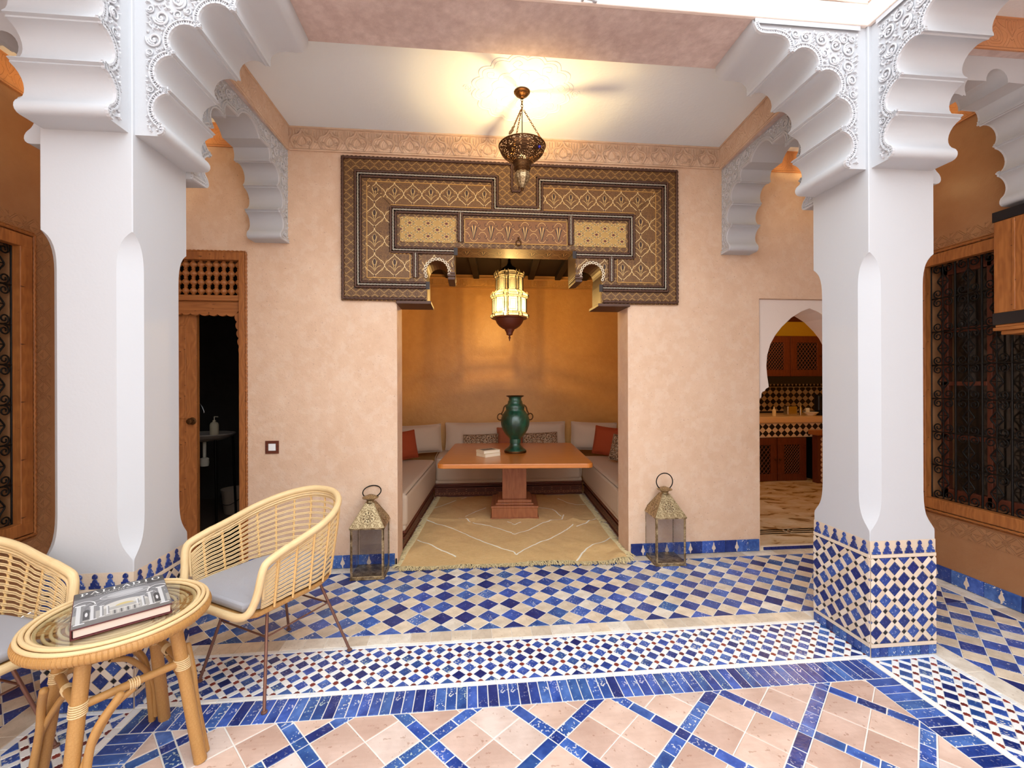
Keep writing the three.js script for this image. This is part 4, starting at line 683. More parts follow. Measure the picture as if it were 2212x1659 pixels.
function banquette(label, L, D, pos, turn, top) {   // length along local x, its front to +z
  const t = thing('banquette', label, 'sofa', pos, turn, 'cream banquettes round the low table');
  mesh('carved_plinth', rbx(-L / 2, L / 2, 0.002, 0.1, -D / 2 + 0.02, D / 2 - 0.012, 0.003), M.plinth, t);
  mesh('plinth_moulding', [rbx(-L / 2, L / 2, 0.1, 0.118, -D / 2, D / 2 + 0.006, 0.006), rbx(-L / 2, L / 2, 0.12, 0.142, -D / 2, D / 2 - 0.006, 0.008), rbx(-L / 2, L / 2, 0.144, 0.168, -D / 2, D / 2 + 0.014, 0.01), rbx(-L / 2, L / 2, 0.0, 0.02, -D / 2, D / 2 - 0.004, 0.004)], M.mahog, t);
  const m = mesh('seat_mattress', seatPad(L - 0.012, top - 0.2, D + 0.02).translate(0, 0.2 + (top - 0.2) / 2 - 0.014, 0.012), M.linen, t);
  mesh('base_pad', seatPad(L, 0.05, D + 0.01, 0.022).translate(0, 0.188, 0.006), M.linen, t);
  const y0 = 0.212, y1 = top - 0.03, q = []; for (const s of [-1, 1]) for (const [a, b] of [[y0, y0], [y1, y1]]) q.push(rod([-L / 2 + 0.03, a, D / 2 + 0.012], [L / 2 - 0.03, a, D / 2 + 0.012], 0.004, 5));
  for (const s of [-1, 1]) q.push(tube([[s * (L / 2 - 0.004), y0, D / 2 - 0.03], [s * (L / 2 - 0.004), y0, -D / 2 + 0.05], [s * (L / 2 - 0.004), y1, -D / 2 + 0.05], [s * (L / 2 - 0.004), y1, D / 2 - 0.03]], 0.0042, 60, 5, true, 0.1));
  mesh('piping', q, M.linen, t); return t;
}
const AR = AK * -1;      // the turn that follows the askew recess
banquette('long cream banquette across the back of the recess behind the table', 1.86, 0.6, [0.21, 0, -2.345], -0.012, 0.515);
banquette('cream banquette along the left wall of the recess, orange cushion on it', 1.72, 0.6, [-1.083, 0, -1.18], PI / 2 - 0.068, 0.495);
banquette('cream banquette along the right wall of the recess, orange and speckled cushions on it', 1.78, 0.6, [1.4, 0, -1.17], -PI / 2 - 0.068, 0.495);
function cushion(name, label, cat, w, h, th, mat, pos, turn, lean, group, sd, roll = 0) {
  const t = thing(name, label, cat, pos, 0, group); t.rotation.set(0, 0, 0); t.rotation.order = 'YXZ'; t.rotation.set(-lean, turn, roll);
  mesh('cover', pillow(w, h, th, 0.05, 18, sd).translate(0, h / 2, 0), mat, t); mesh('piping', pipe(w, h, 0.05).translate(0, h / 2, 0), mat, t); return t;
}
const g1 = 'cream back cushions of the banquettes';
cushion('back_cushion', 'wide cream back cushion behind the left half of the table', 'cushion', 0.83, 0.37, 0.17, M.linen, [-0.2, 0.515, -2.5], -0.01, 0.13, g1, 1);
cushion('back_cushion', 'wide cream back cushion behind the right half of the table', 'cushion', 0.8, 0.37, 0.17, M.linen, [0.625, 0.515, -2.5], -0.01, 0.13, g1, 2);
cushion('back_cushion', 'cream back cushion in the left corner of the recess', 'cushion', 0.62, 0.37, 0.16, M.linen, [-0.93, 0.505, -2.32], 0.5, 0.1, g1, 3);
cushion('back_cushion', 'cream back cushion in the right corner behind the orange cushion', 'cushion', 0.62, 0.38, 0.16, M.linen, [1.36, 0.505, -2.32], -0.5, 0.1, g1, 4);
const g2 = 'orange throw cushions on the side banquettes';
cushion('throw_cushion', 'burnt orange square cushion on the left banquette, cut by the jamb', 'cushion', 0.34, 0.34, 0.13, M.orange, [-1.045, 0.5, -1.92], 0.72, 0.2, g2, 5, 0.05);
cushion('throw_cushion', 'burnt orange square cushion on the right banquette beside the speckled one', 'cushion', 0.36, 0.36, 0.13, M.orange, [1.405, 0.5, -1.95], -0.75, 0.22, g2, 6, -0.06);
const g3 = 'speckled brown cushions';
cushion('speckled_cushion', 'long speckled brown cushion left of the green vase', 'cushion', 0.46, 0.21, 0.12, M.boucle, [-0.14, 0.535, -2.33], 0, 0.25, g3, 7, 0.02);
cushion('speckled_cushion', 'long speckled brown cushion right of the green vase', 'cushion', 0.46, 0.22, 0.12, M.boucle, [0.66, 0.535, -2.33], 0, 0.25, g3, 8, 0.03);
cushion('speckled_cushion', 'speckled brown cushion at the right jamb in front of the orange one', 'cushion', 0.3, 0.3, 0.12, M.boucle, [1.42, 0.505, -1.45], -0.9, 0.25, g3, 9, -0.1);
cushion('throw_cushion', 'dull terracotta cushion half hidden behind the green vase', 'cushion', 0.34, 0.3, 0.12, M.terraCloth, [0.25, 0.53, -2.36], 0, 0.25, undefined, 10, 0.02);
// ---------------------------------------------------------------- table, vase, books
{ const t = thing('pedestal_table', 'low square light wood table on one thick pedestal in the recess', 'table', [0.19, 0.012, -1.285], -0.085);
  mesh('tabletop', (() => { const r = 0.06, w = 0.725, P = []; for (const [sx, sz, a] of [[1, 1, 0], [-1, 1, 90], [-1, -1, 180], [1, -1, 270]]) for (let i = 0; i <= 5; i++) { const th = (a + i * 18) * PI / 180; P.push([sx * (w - r) + r * cos(th), sz * (w - r) + r * sin(th)]); } return extr(P, 0.042, 0.006, [], 2).rotateX(PI / 2).translate(0, 0.654, 0); })(), M.oak, t);
  mesh('pedestal', rbx(-0.128, 0.128, 0.17, 0.614, -0.128, 0.128, 0.004), M.ped, t);
  mesh('foot', [rbx(-0.178, 0.178, 0.15, 0.18, -0.178, 0.178, 0.006), rbx(-0.2, 0.2, 0.128, 0.152, -0.2, 0.2, 0.01), rbx(-0.245, 0.245, 0.11, 0.132, -0.245, 0.245, 0.006), rbx(-0.237, 0.237, 0.012, 0.112, -0.237, 0.237, 0.004), rbx(-0.25, 0.25, 0.004, 0.014, -0.25, 0.25, 0.003)], M.ped, t);
}
{ const t = thing('ceramic_vase', 'tall dark green glazed vase with ringed handles on the table', 'vase', [0.2, 0.665, -1.26]);
  mesh('body', lathe([[0, 0], [0.112, 0], [0.118, 0.012], [0.112, 0.03], [0.088, 0.048], [0.066, 0.07], [0.054, 0.1], [0.05, 0.125], [0.056, 0.142], [0.075, 0.165], [0.108, 0.2], [0.135, 0.245], [0.152, 0.295], [0.156, 0.335], [0.15, 0.375], [0.133, 0.415], [0.112, 0.443], [0.1, 0.456], [0.099, 0.47], [0.103, 0.488], [0.1, 0.506], [0.086, 0.522], [0.079, 0.535], [0.078, 0.55], [0.07, 0.56], [0.066, 0.578], [0.072, 0.594], [0.094, 0.606], [0.094, 0.611], [0.062, 0.604], [0.058, 0.58], [0.062, 0.5], [0.06, 0.1], [0, 0.09]], 48), M.greenGlaze, t);
  mesh('metal_band', [lathe([[0.117, 0.0], [0.121, 0.012], [0.117, 0.024], [0.112, 0.0]], 40), lathe([[0.092, 0.603], [0.098, 0.608], [0.092, 0.614], [0.086, 0.608]], 40)], M.bronze, t);
  for (const s of [-1, 1]) { const h = mesh('handle', tube([[s * 0.09, 0.515, 0], [s * 0.118, 0.49, 0], [s * 0.13, 0.45, 0], [s * 0.145, 0.418, 0], [s * 0.132, 0.395, 0]], 0.008, 24, 7), M.bronze, t); mesh('ring', new THREE.TorusGeometry(0.034, 0.0065, 8, 24).rotateY(0.5).translate(s * 0.163, 0.385, 0.012), M.bronze, h); }
}
function smallBook(label, w, d, h, pos, turn, cover) {
  const t = thing('book', label, 'book', pos, turn, 'two small books on the table'); const c = 0.0025;
  mesh('pages', rbx(-w / 2 + 0.003, w / 2 - 0.003, c, h - c, -d / 2 + 0.003, d / 2 - 0.003, 0.001), M.paper, t);
  mesh('cover', [rbx(-w / 2, w / 2, 0, c, -d / 2, d / 2, 0.001), rbx(-w / 2, w / 2, h - c, h, -d / 2, d / 2, 0.001), rbx(-w / 2, -w / 2 + c, 0, h, -d / 2, d / 2, 0.001)], cover, t); return t;
}
M.coverCream = S({ color: hex('#e6d6b4'), roughness: 0.6 });
M.coverArt = (() => { const t = canvasTex(256, 192, (x, W, H) => { x.fillStyle = '#e9dcc0'; x.fillRect(0, 0, W, H); x.fillStyle = '#33302c'; x.fillRect(W * 0.1, H * 0.1, W * 0.8, H * 0.62); x.fillStyle = '#8c8478'; for (let i = 0; i < 9; i++) x.fillRect(W * (0.14 + i * 0.08), H * (0.2 + (i % 3) * 0.09), W * 0.05, H * 0.4 - H * (i % 3) * 0.09); }); return S({ map: t, roughness: 0.5 }); })();
{ const b = smallBook('cream small book under another on the pedestal table', 0.2, 0.15, 0.034, [-0.098, 0.666, -1.06], 0.62, M.coverCream);
  const c = smallBook('small book with a dark picture cover, on top of the other', 0.2, 0.15, 0.03, [-0.1, 0.7005, -1.065], 0.54, M.coverCream);
  const p = new THREE.PlaneGeometry(0.19, 0.14).rotateX(-PI / 2); mesh('cover_print', p.translate(0, 0.0304, 0), M.coverArt, c); }
// ---------------------------------------------------------------- rug
{ const W = 1.76, D = 2.06, lines = [[[0.016, 0.557], [0.218, 0.374], [0.374, 0.218], [0.447, 0.139], [0.5, 0.103], [0.514, 0.071], [0.531, 0.094], [0.608, 0.176], [0.665, 0.226], [0.755, 0.323], [0.802, 0.376], [0.834, 0.416]], [[0.85, 0.397], [0.914, 0.453], [0.982, 0.513]], [[0.031, 0.286], [0.142, 0.18], [0.215, 0.111], [0.244, 0.082]], [[0.196, 0.578], [0.237, 0.555], [0.268, 0.502]], [[0.284, 0.495], [0.379, 0.433], [0.448, 0.377], [0.522, 0.314], [0.595, 0.371], [0.681, 0.475], [0.794, 0.521], [0.815, 0.589]], [[0.772, 0.007], [0.823, 0.097], [0.874, 0.151], [0.952, 0.207], [0.997, 0.262]], [[0.002, 0.74], [0.091, 0.859], [0.136, 0.917]], [[0.17, 0.953], [0.196, 0.99]], [[0.233, 0.604], [0.288, 0.691], [0.341, 0.753]], [[0.686, 0.708], [0.762, 0.683], [0.795, 0.57]], [[0.474, 0.495], [0.525, 0.454], [0.558, 0.487]], [[0.834, 0.915], [0.875, 0.833], [0.927, 0.783], [0.996, 0.784]]];
  const art = canvasTex(1024, 1152, (x, w, h) => {
    x.fillStyle = '#dfba80'; x.fillRect(0, 0, w, h); seed = 511;
    for (let i = 0; i < 60000; i++) { x.globalAlpha = 0.35 * rnd(); x.fillStyle = pick(['#b08a54', '#e8cc96', '#c9a26a', '#eed7a8', '#d4ae76']); x.fillRect(rnd() * w, rnd() * h, rr(3, 22), 1.6); } x.globalAlpha = 1;
    x.strokeStyle = '#fffbea'; x.lineWidth = 7.5; x.lineJoin = x.lineCap = 'round';
    for (const l of lines) { x.beginPath(); l.forEach(([u, v], i) => { for (let k = i ? 1 : 4; k <= 4; k++) { const a = i ? l[i - 1] : l[0], t = k / 4, U = ((a[0] + (u - a[0]) * t) * 1.83 - 0.045) / 1.76, V = a[1] + (v - a[1]) * t, px = U * w + rr(-2, 2), py = (1 - V) * h + rr(-2, 2); if (i === 0) x.moveTo(px, py); else x.lineTo(px, py); } }); x.stroke(); }
  });
  const t = thing('fringed_rug', 'tan woven rug with white zigzag lines and fringed edges on the recess floor', 'rug');
  const nx = 110, nz = 120, pos = [], uv = [], idx = [];
  const hgt = (u, v) => { let y = 0.011 + 0.006 * Math.max(0, fbm(u, v, 7, 301, 3) - 0.4) * 7; y += 0.016 * Math.max(0, 1 - Math.abs(v - 0.52 + 0.1 * (u - 0.5)) / 0.03) * (0.4 + 0.6 * vnoise(u, 0.3, 6, 303)) * (u < 0.28 || u > 0.72 ? 1 : 0.2); y += 0.02 * Math.max(0, 1 - Math.hypot((u - 0.86) / 0.05, (v - 0.5 - 1.4 * (u - 0.86)) / 0.1)); y += 0.035 * Math.max(0, 1 - Math.hypot((u - 0.985) / 0.07, (v - 0.03) / 0.07)); return y; };
  const at = (u, v) => { const z = 0.06 - v * D - 0.02 * sin(u * 3) + 0.055 * u, x = -0.815 + u * W + AK * (0.06 - v * D) + (u < 0.5 ? 0.03 * v : -0.02 * v); return [x, hgt(u, v), z]; };
  for (let j = 0; j <= nz; j++) for (let i = 0; i <= nx; i++) { const u = i / nx, v = j / nz; pos.push(...at(u, v)); uv.push(u, v); }
  for (let j = 0; j < nz; j++) for (let i = 0; i < nx; i++) { const p = j * (nx + 1) + i; idx.push(p, p + 1, p + nx + 1, p + 1, p + nx + 2, p + nx + 1); }
  const g = new THREE.BufferGeometry(); g.setAttribute('position', new THREE.Float32BufferAttribute(pos, 3)); g.setAttribute('uv', new THREE.Float32BufferAttribute(uv, 2)); g.setIndex(idx); g.computeVertexNormals();
  mesh('weave', g, S({ map: art, bumpMap: per(tRugB, 0.3, 0.3), bumpScale: 0.002, roughness: 1 }), t);
  seed = 77; const fr = [];
  const strand = (p, dx, dz, L) => { const a = rr(-0.6, 0.6), ex = dx * cos(a) - dz * sin(a), ez = dx * sin(a) + dz * cos(a), y = p[1]; fr.push(tube([[p[0], y, p[2]], [p[0] + ex * L * 0.5, Math.max(0.004, y + rr(-0.004, 0.008)), p[2] + ez * L * 0.5], [p[0] + ex * L + rr(-0.008, 0.008), Math.max(0.003, rr(0.002, 0.01) + y * 0.3), p[2] + ez * L]], rr(0.0016, 0.0028), 4, 4)); };
  for (let i = 0; i < 620; i++) strand(at((i + rnd()) / 620, 0), 0, 1, rr(0.035, 0.075));
  for (let i = 0; i < 420; i++) { const v = (i + rnd()) / 420; strand(at(0, v), -1, 0.2, rr(0.035, 0.08)); strand(at(1, v), 1, 0.2, rr(0.035, 0.08)); }
  const f = mesh('fringe', merge(fr), M.rugYarn, t); f.userData.kind = 'stuff';
}
// ---------------------------------------------------------------- lamps
M.bulb = S({ color: hex('#fff2c8'), emissive: hex('#ffd27a'), emissiveIntensity: 9 });
function glow(parent, x, y, z, r, color, power) {       // a bulb and the light it gives
  const b = mesh('bulb', new THREE.SphereGeometry(r, 16, 12), M.bulb, parent, [x, y, z]);
  const l = new THREE.PointLight(hex(color), power, 0, 2); l.position.set(x, y, z); l.castShadow = true; l.shadow.radius = r / 0.02; parent.add(l); return b;
}
const pierced = canvasTex(512, 256, (x, w, h) => { x.fillStyle = '#ffffff'; x.fillRect(0, 0, w, h); seed = 900; x.fillStyle = '#000000';
  for (let k = 0; k < 8; k++) { const cx = (k + 0.5) * w / 8; for (let i = 0; i < 135; i++) { const u = rr(-1, 1), v = rr(0.03, 0.97); const inLeaf = Math.abs(u) < 0.34 * sin(Math.min(1, Math.max(0, (v - 0.25) / 0.6)) * PI) && Math.abs(u) > 0.1 * sin(v * 9); if (inLeaf) continue; x.beginPath(); x.ellipse(cx + u * w / 16, v * h, rr(1.2, 2.5), rr(1.3, 3), rr(0, 3), 0, 7); x.fill(); } } }, false);
const rosette = canvasTex(256, 256, (x, w, h) => { x.fillStyle = '#ffffff'; x.fillRect(0, 0, w, h); x.fillStyle = '#000000'; x.translate(w / 2, h / 2); for (let i = 0; i < 10; i++) { x.save(); x.rotate(i * PI / 5); for (const [r, a, b] of [[22, 5, 9], [47, 7, 12]]) { x.beginPath(); x.moveTo(0, r - b); x.lineTo(a, r + b * 0.2); x.lineTo(0, r + b); x.lineTo(-a, r + b * 0.2); x.fill(); } x.restore(); } }, false);
M.pierced = S({ map: per(tBrass, 0.3), color: hex('#8c6f58'), metalness: 0.75, roughness: 0.45, alphaMap: pierced, alphaTest: 0.5, side: THREE.DoubleSide });
function link(x, y, z, s, turn) { return new THREE.TorusGeometry(s, s * 0.26, 5, 10).scale(0.62, 1, 1).rotateY(turn).translate(x, y, z); }
function chain(a, b, s) { const A = V3(...a), B = V3(...b), d = B.clone().sub(A), L = d.length(), n = Math.max(2, Math.round(L / (s * 1.55))), q = new THREE.Quaternion().setFromUnitVectors(V3(0, 1, 0), d.clone().normalize()), o = []; for (let i = 0; i < n; i++) { const c = A.clone().addScaledVector(d, (i + 0.5) / n); o.push(link(0, 0, 0, s, i % 2 ? PI / 2 : 0).applyQuaternion(q).translate(c.x, c.y, c.z)); } return merge(o); }
function pendant(label, x, z, power, extra) {      // local y = 0 at the ceiling
  const t = thing('pendant_lamp', label, 'lamp', [x, 3.352, z], 0.35, 'pierced brass pendant lamps of the galleries');
  mesh('canopy', lathe([[0, 0], [0.05, 0], [0.054, -0.006], [0.05, -0.011], [0.045, -0.013], [0.043, -0.02], [0.033, -0.028], [0.02, -0.034], [0.016, -0.042], [0.008, -0.046], [0, -0.047]], 28), M.bronze, t);
  mesh('chain', chain([0, -0.045, 0], [0, -0.125, 0], 0.012), M.bronze, t);
  const bulbY = -0.44;
  mesh('lamp_wire', rod([0, -0.12, 0], [0, bulbY - 0.02, 0], 0.003, 6), M.iron, t);
  for (let k = 0; k < 3; k++) { const a = k * 2 * PI / 3 + 0.5, ex = cos(a), ez = sin(a), c = mesh('chain', chain([ex * 0.012, -0.125, ez * 0.012], [ex * 0.098, -0.272, ez * 0.098], 0.0085), M.bronze, t); mesh('leaf_hanger', extr([[0, 0], [0.013, -0.018], [0.008, -0.04], [0.018, -0.06], [0.012, -0.09], [0, -0.1], [-0.012, -0.09], [-0.018, -0.06], [-0.008, -0.04], [-0.013, -0.018]], 0.004, 0.001).translate(0, 0, -0.002).rotateX(-0.55).rotateY(PI / 2 - a + 0).translate(ex * 0.098, -0.272, ez * 0.098), M.bronze, c); }
  const prof = []; { const c = new THREE.CatmullRomCurve3([V3(0.154, -0.367, 0), V3(0.15, -0.388, 0), V3(0.139, -0.41, 0), V3(0.12, -0.43, 0), V3(0.098, -0.447, 0), V3(0.078, -0.462, 0), V3(0.063, -0.48, 0)]); for (const p of c.getPoints(16)) prof.push([p.x, p.y]); }
  const bowl = new THREE.LatheGeometry(prof.map((p) => new THREE.Vector2(p[0], p[1])), 48); mesh('pierced_bowl', bowl, M.pierced, t);
  mesh('rim', new THREE.TorusGeometry(0.154, 0.0045, 8, 48).rotateX(PI / 2).translate(0, -0.367, 0), M.bronze, t);
  mesh('collar', lathe([[0.064, -0.478], [0.06, -0.486], [0.056, -0.5], [0.057, -0.515], [0.05, -0.522], [0.047, -0.53], [0.05, -0.536], [0.046, -0.545]], 28), M.bronze, t);
  const fl = []; const fin = new THREE.LatheGeometry([[0.044, -0.54], [0.049, -0.555], [0.048, -0.575], [0.038, -0.602], [0.024, -0.625], [0.013, -0.637], [0.009, -0.642]].map((p) => new THREE.Vector2(...p)), 64); { const p = fin.attributes.position; for (let i = 0; i < p.count; i++) { const a = Math.atan2(p.getZ(i), p.getX(i)), k = 1 + 0.07 * Math.abs(sin(a * 5)); p.setX(i, p.getX(i) * k); p.setZ(i, p.getZ(i) * k); } fin.computeVertexNormals(); }
  mesh('fluted_bud', fin, M.brass, t);
  mesh('finial', lathe([[0.01, -0.64], [0.013, -0.647], [0.007, -0.655], [0.004, -0.663], [0, -0.668]], 14), M.bronze, t);
  mesh('blue_bead', new THREE.SphereGeometry(0.0095, 12, 8).translate(0.06, -0.415, 0.128), S({ color: hex('#2a2a9c'), roughness: 0.1 }), t);
  glow(t, 0, bulbY, 0, 0.022, '#ffdc9a', power); return t;
}
pendant('pierced brass bowl lamp hanging on chains from the white ceiling before the recess', 0.066, 0.556, 1.6);
pendant('pierced brass bowl lamp in the right corner bay, hidden behind the right column', 2.56, 0.42, 0.6);
pendant('pierced brass bowl lamp in the left corner bay, hidden behind the left column', -2.5, 0.42, 0.6);
// the glazed lantern in the recess
{ const t = thing('glass_lantern', 'tall tiered glass and dark metal lantern hanging in the recess, lit yellow', 'lantern', [0.146, 0, -1.3], 0.12);
  const K = 8, star = (d, w) => { const P = []; for (let k = 0; k < K; k++) { const a = k * PI / 4, n = a + PI / 8, q = w / sin(PI / 8); P.push([d * sin(a) - w * cos(a), d * cos(a) + w * sin(a)], [d * sin(a) + w * cos(a), d * cos(a) - w * sin(a)], [q * sin(n), q * cos(n)]); } return P; };
  const pane = (a, b, y0, y1, c, e) => { const g = new THREE.BufferGeometry(); c = c ?? a; e = e ?? b; g.setAttribute('position', new THREE.Float32BufferAttribute([a[0], y0, a[1], b[0], y0, b[1], e[0], y1, e[1], a[0], y0, a[1], e[0], y1, e[1], c[0], y1, c[1]], 3)); g.computeVertexNormals(); return g; };
  const bars = [], tier = (d, w, y0, y1, mat) => { const P = star(d, w); P.forEach((a, i) => { const b = P[(i + 1) % P.length]; mesh('glass_pane', pane(a, b, y0, y1), mat, t); bars.push(rod([a[0], y0, a[1]], [a[0], y1, a[1]], 0.0046, 5), rod([a[0], y0, a[1]], [b[0], y0, b[1]], 0.0026, 5), rod([a[0], y1, a[1]], [b[0], y1, b[1]], 0.0022, 5)); }); };
  const slope = (d0, w0, y0, d1, w1, y1, mat) => { const P = star(d0, w0), Q = star(d1, w1); P.forEach((a, i) => { const j = (i + 1) % P.length; mesh('glass_pane', pane(a, P[j], y0, y1, Q[i], Q[j]), mat, t); bars.push(rod([a[0], y0, a[1]], [Q[i][0], y1, Q[i][1]], 0.002, 5), rod([a[0], y0, a[1]], [P[j][0], y0, P[j][1]], 0.002, 5)); }); };
  const G = M.lampGlass, B = M.lampGlassB;
  tier(0.2, 0.056, 2.125, 2.152, B); slope(0.2, 0.056, 2.152, 0.178, 0.05, 2.172, G); tier(0.178, 0.05, 2.172, 2.325, G); slope(0.178, 0.05, 2.325, 0.2, 0.056, 2.342, B); tier(0.2, 0.056, 2.342, 2.366, B); slope(0.2, 0.056, 2.366, 0.142, 0.04, 2.41, B);
  tier(0.142, 0.04, 2.41, 2.55, G); slope(0.142, 0.04, 2.55, 0.162, 0.046, 2.566, B); tier(0.162, 0.046, 2.566, 2.59, B); slope(0.162, 0.046, 2.59, 0.1, 0.03, 2.622, B);
  for (const [d, w, y] of [[0.2, 0.056, 2.366], [0.162, 0.046, 2.59]]) star(d, w).forEach((p, i) => { if (i % 3 !== 2) mesh('glass_finial', new THREE.ConeGeometry(0.012, 0.034, 4).translate(p[0] * 0.95, y + 0.017, p[1] * 0.95), B, t); });
  // muntin cross bars on the faces of the bays
  for (const [d, w, y0, y1] of [[0.179, 0.05, 2.172, 2.325], [0.143, 0.04, 2.41, 2.55]]) for (let k = 0; k < 8; k++) { const a = k * PI / 4, at = (u, y) => [d * sin(a) + u * cos(a), y, d * cos(a) - u * sin(a)], i = w * 0.62, m = 0.022; bars.push(rod(at(-i, y0 + m), at(i, y0 + m), 0.0016, 4), rod(at(-i, y1 - m), at(i, y1 - m), 0.0016, 4), rod(at(-i, y0 + m), at(-i, y1 - m), 0.0016, 4), rod(at(i, y0 + m), at(i, y1 - m), 0.0016, 4)); for (const [u, y, s, q] of [[-i, y0 + m, -1, y0], [i, y0 + m, 1, y0], [-i, y1 - m, -1, y1], [i, y1 - m, 1, y1]]) bars.push(rod(at(u, y), at(s * w, q), 0.0014, 4)); }
  mesh('leading', merge(bars), M.iron, t);
  mesh('dome_cap', lathe([[0.1, 2.615], [0.098, 2.632], [0.085, 2.655], [0.062, 2.672], [0.036, 2.688], [0.022, 2.71], [0.014, 2.735], [0.016, 2.75], [0.01, 2.765], [0, 2.77]], 32), M.iron, t);
  mesh('base_bowl', lathe([[0.19, 2.126], [0.192, 2.112], [0.16, 2.108], [0.15, 2.09], [0.138, 2.062], [0.112, 2.032], [0.078, 2.008], [0.055, 1.998], [0.05, 1.985], [0.04, 1.97], [0.033, 1.945], [0.034, 1.938], [0.012, 1.93], [0.008, 1.918], [0.014, 1.908], [0.008, 1.894], [0.004, 1.872], [0, 1.868]], 40), M.mahog, t);
  mesh('hanging_chain', chain([0, 2.77, 0], [0, 2.86, 0], 0.011), M.iron, t);
  mesh('lamp_socket', rod([0, 2.12, 0], [0, 2.2, 0], 0.016, 12), M.paper, t);
  glow(t, 0, 2.245, 0, 0.011, '#ffd084', 3.8);
}
// floor lanterns
M.pierceRoof = S({ map: per(tBrass, 0.3), metalness: 0.85, roughness: 0.42, alphaMap: rosette, alphaTest: 0.5, side: THREE.DoubleSide });
function floorLantern(label, x, z, turn, ringTilt) {
  const t = thing('floor_lantern', label, 'lantern', [x, 0, z], turn, 'brass candle lanterns standing by the recess'), a = 0.118;
  mesh('base_tray', [rbx(-a, a, 0.004, 0.026, -a, a, 0.003), rbx(-a - 0.004, a + 0.004, 0.0, 0.008, -a - 0.004, a + 0.004, 0.002)], M.brass, t);
  for (const sx of [-1, 1]) for (const sz of [-1, 1]) mesh('post', [rbox(0.016, 0.345, 0.005, 0.001, sx * (a - 0.008), 0.195, sz * (a - 0.0025)), rbox(0.005, 0.345, 0.016, 0.001, sx * (a - 0.0025), 0.195, sz * (a - 0.008))], M.brass, t);
  for (const [s, r] of [[1, 0], [-1, 0], [1, 1], [-1, 1]]) { const g = rbox(2 * a, 0.012, 0.006, 0.001, 0, 0.366, s * (a - 0.003)); mesh('top_rail', r ? g.rotateY(PI / 2) : g, M.brass, t); const p = new THREE.PlaneGeometry(2 * a - 0.02, 0.335); p.translate(0, 0.194, s * (a - 0.006)); mesh('glass_pane', r ? p.rotateY(PI / 2) : p, M.smoke, t); }
  const y0 = 0.372, y1 = 0.53, b = a + 0.006, c = 0.03;
  for (let k = 0; k < 4; k++) { const L = Math.hypot(y1 - y0, b - c), g = new THREE.BufferGeometry(), u = (x2, v) => [0.5 + x2 / 0.17, 0.5 + (v - 0.42 * L) / 0.17]; g.setAttribute('position', new THREE.Float32BufferAttribute([-b, y0, b, b, y0, b, c, y1, c, -b, y0, b, c, y1, c, -c, y1, c], 3)); g.setAttribute('uv', new THREE.Float32BufferAttribute([...u(-b, 0), ...u(b, 0), ...u(c, L), ...u(-b, 0), ...u(c, L), ...u(-c, L)], 2)); g.computeVertexNormals(); mesh('pierced_roof_panel', g.rotateY(k * PI / 2), M.pierceRoof, t); mesh('roof_seam', rod([b, y0, b], [c, y1, c], 0.0028, 5).rotateY(k * PI / 2), M.brass, t); }
  mesh('eave', [rbx(-b, b, y0 - 0.008, y0 + 0.002, b - 0.004, b, 0.001), rbx(-b, b, y0 - 0.008, y0 + 0.002, -b, -b + 0.004, 0.001), rbx(-b, -b + 0.004, y0 - 0.008, y0 + 0.002, -b, b, 0.001), rbx(b - 0.004, b, y0 - 0.008, y0 + 0.002, -b, b, 0.001)], M.brass, t);
  for (let k = 0; k < 4; k++) mesh('rosette_ring', new THREE.TorusGeometry(0.052, 0.0016, 5, 32).rotateX(-Math.atan2(b - c, y1 - y0)).translate(0, y0 + 0.42 * (y1 - y0), b - 0.42 * (b - c) + 0.0015).rotateY(k * PI / 2), M.brass, t);
  mesh('neck', lathe([[0.04, 0.526], [0.03, 0.534], [0.028, 0.54], [0.034, 0.552], [0.044, 0.56]], 24), M.brass, t);
  mesh('cap', lathe([[0, 0.585], [0.012, 0.586], [0.03, 0.578], [0.052, 0.571], [0.06, 0.565], [0.058, 0.561], [0.03, 0.562], [0, 0.563]], 28), M.brass, t);
  mesh('ring_handle', new THREE.TorusGeometry(0.066, 0.0042, 8, 40, PI * 1.66).rotateZ(-PI * 0.33).translate(0, 0.058, 0).rotateX(ringTilt).translate(0, 0.566, 0), M.iron, t); return t;
}
floorLantern('brass candle lantern on the floor left of the recess, its ring handle fallen back', -1.025, 0.112, 0.0, -1.05);
floorLantern('brass candle lantern on the floor right of the recess, its ring handle upright', 1.25, 0.106, -0.03, 0);
// light switch
{ const t = thing('light_switch', 'white light switch in a square brown wooden frame on the plaster wall', 'switch', [-1.767, 0.934, 0]);
  mesh('frame', extr([[-0.048, -0.048], [0.048, -0.048], [0.048, 0.048], [-0.048, 0.048]], 0.012, 0.003, [[[-0.027, -0.027], [0.027, -0.027], [0.027, 0.027], [-0.027, 0.027]]]), M.mahog, t);
  mesh('rocker', rbx(-0.026, 0.026, -0.026, 0.026, 0.001, 0.01, 0.002), M.whiteTile[0], t); }
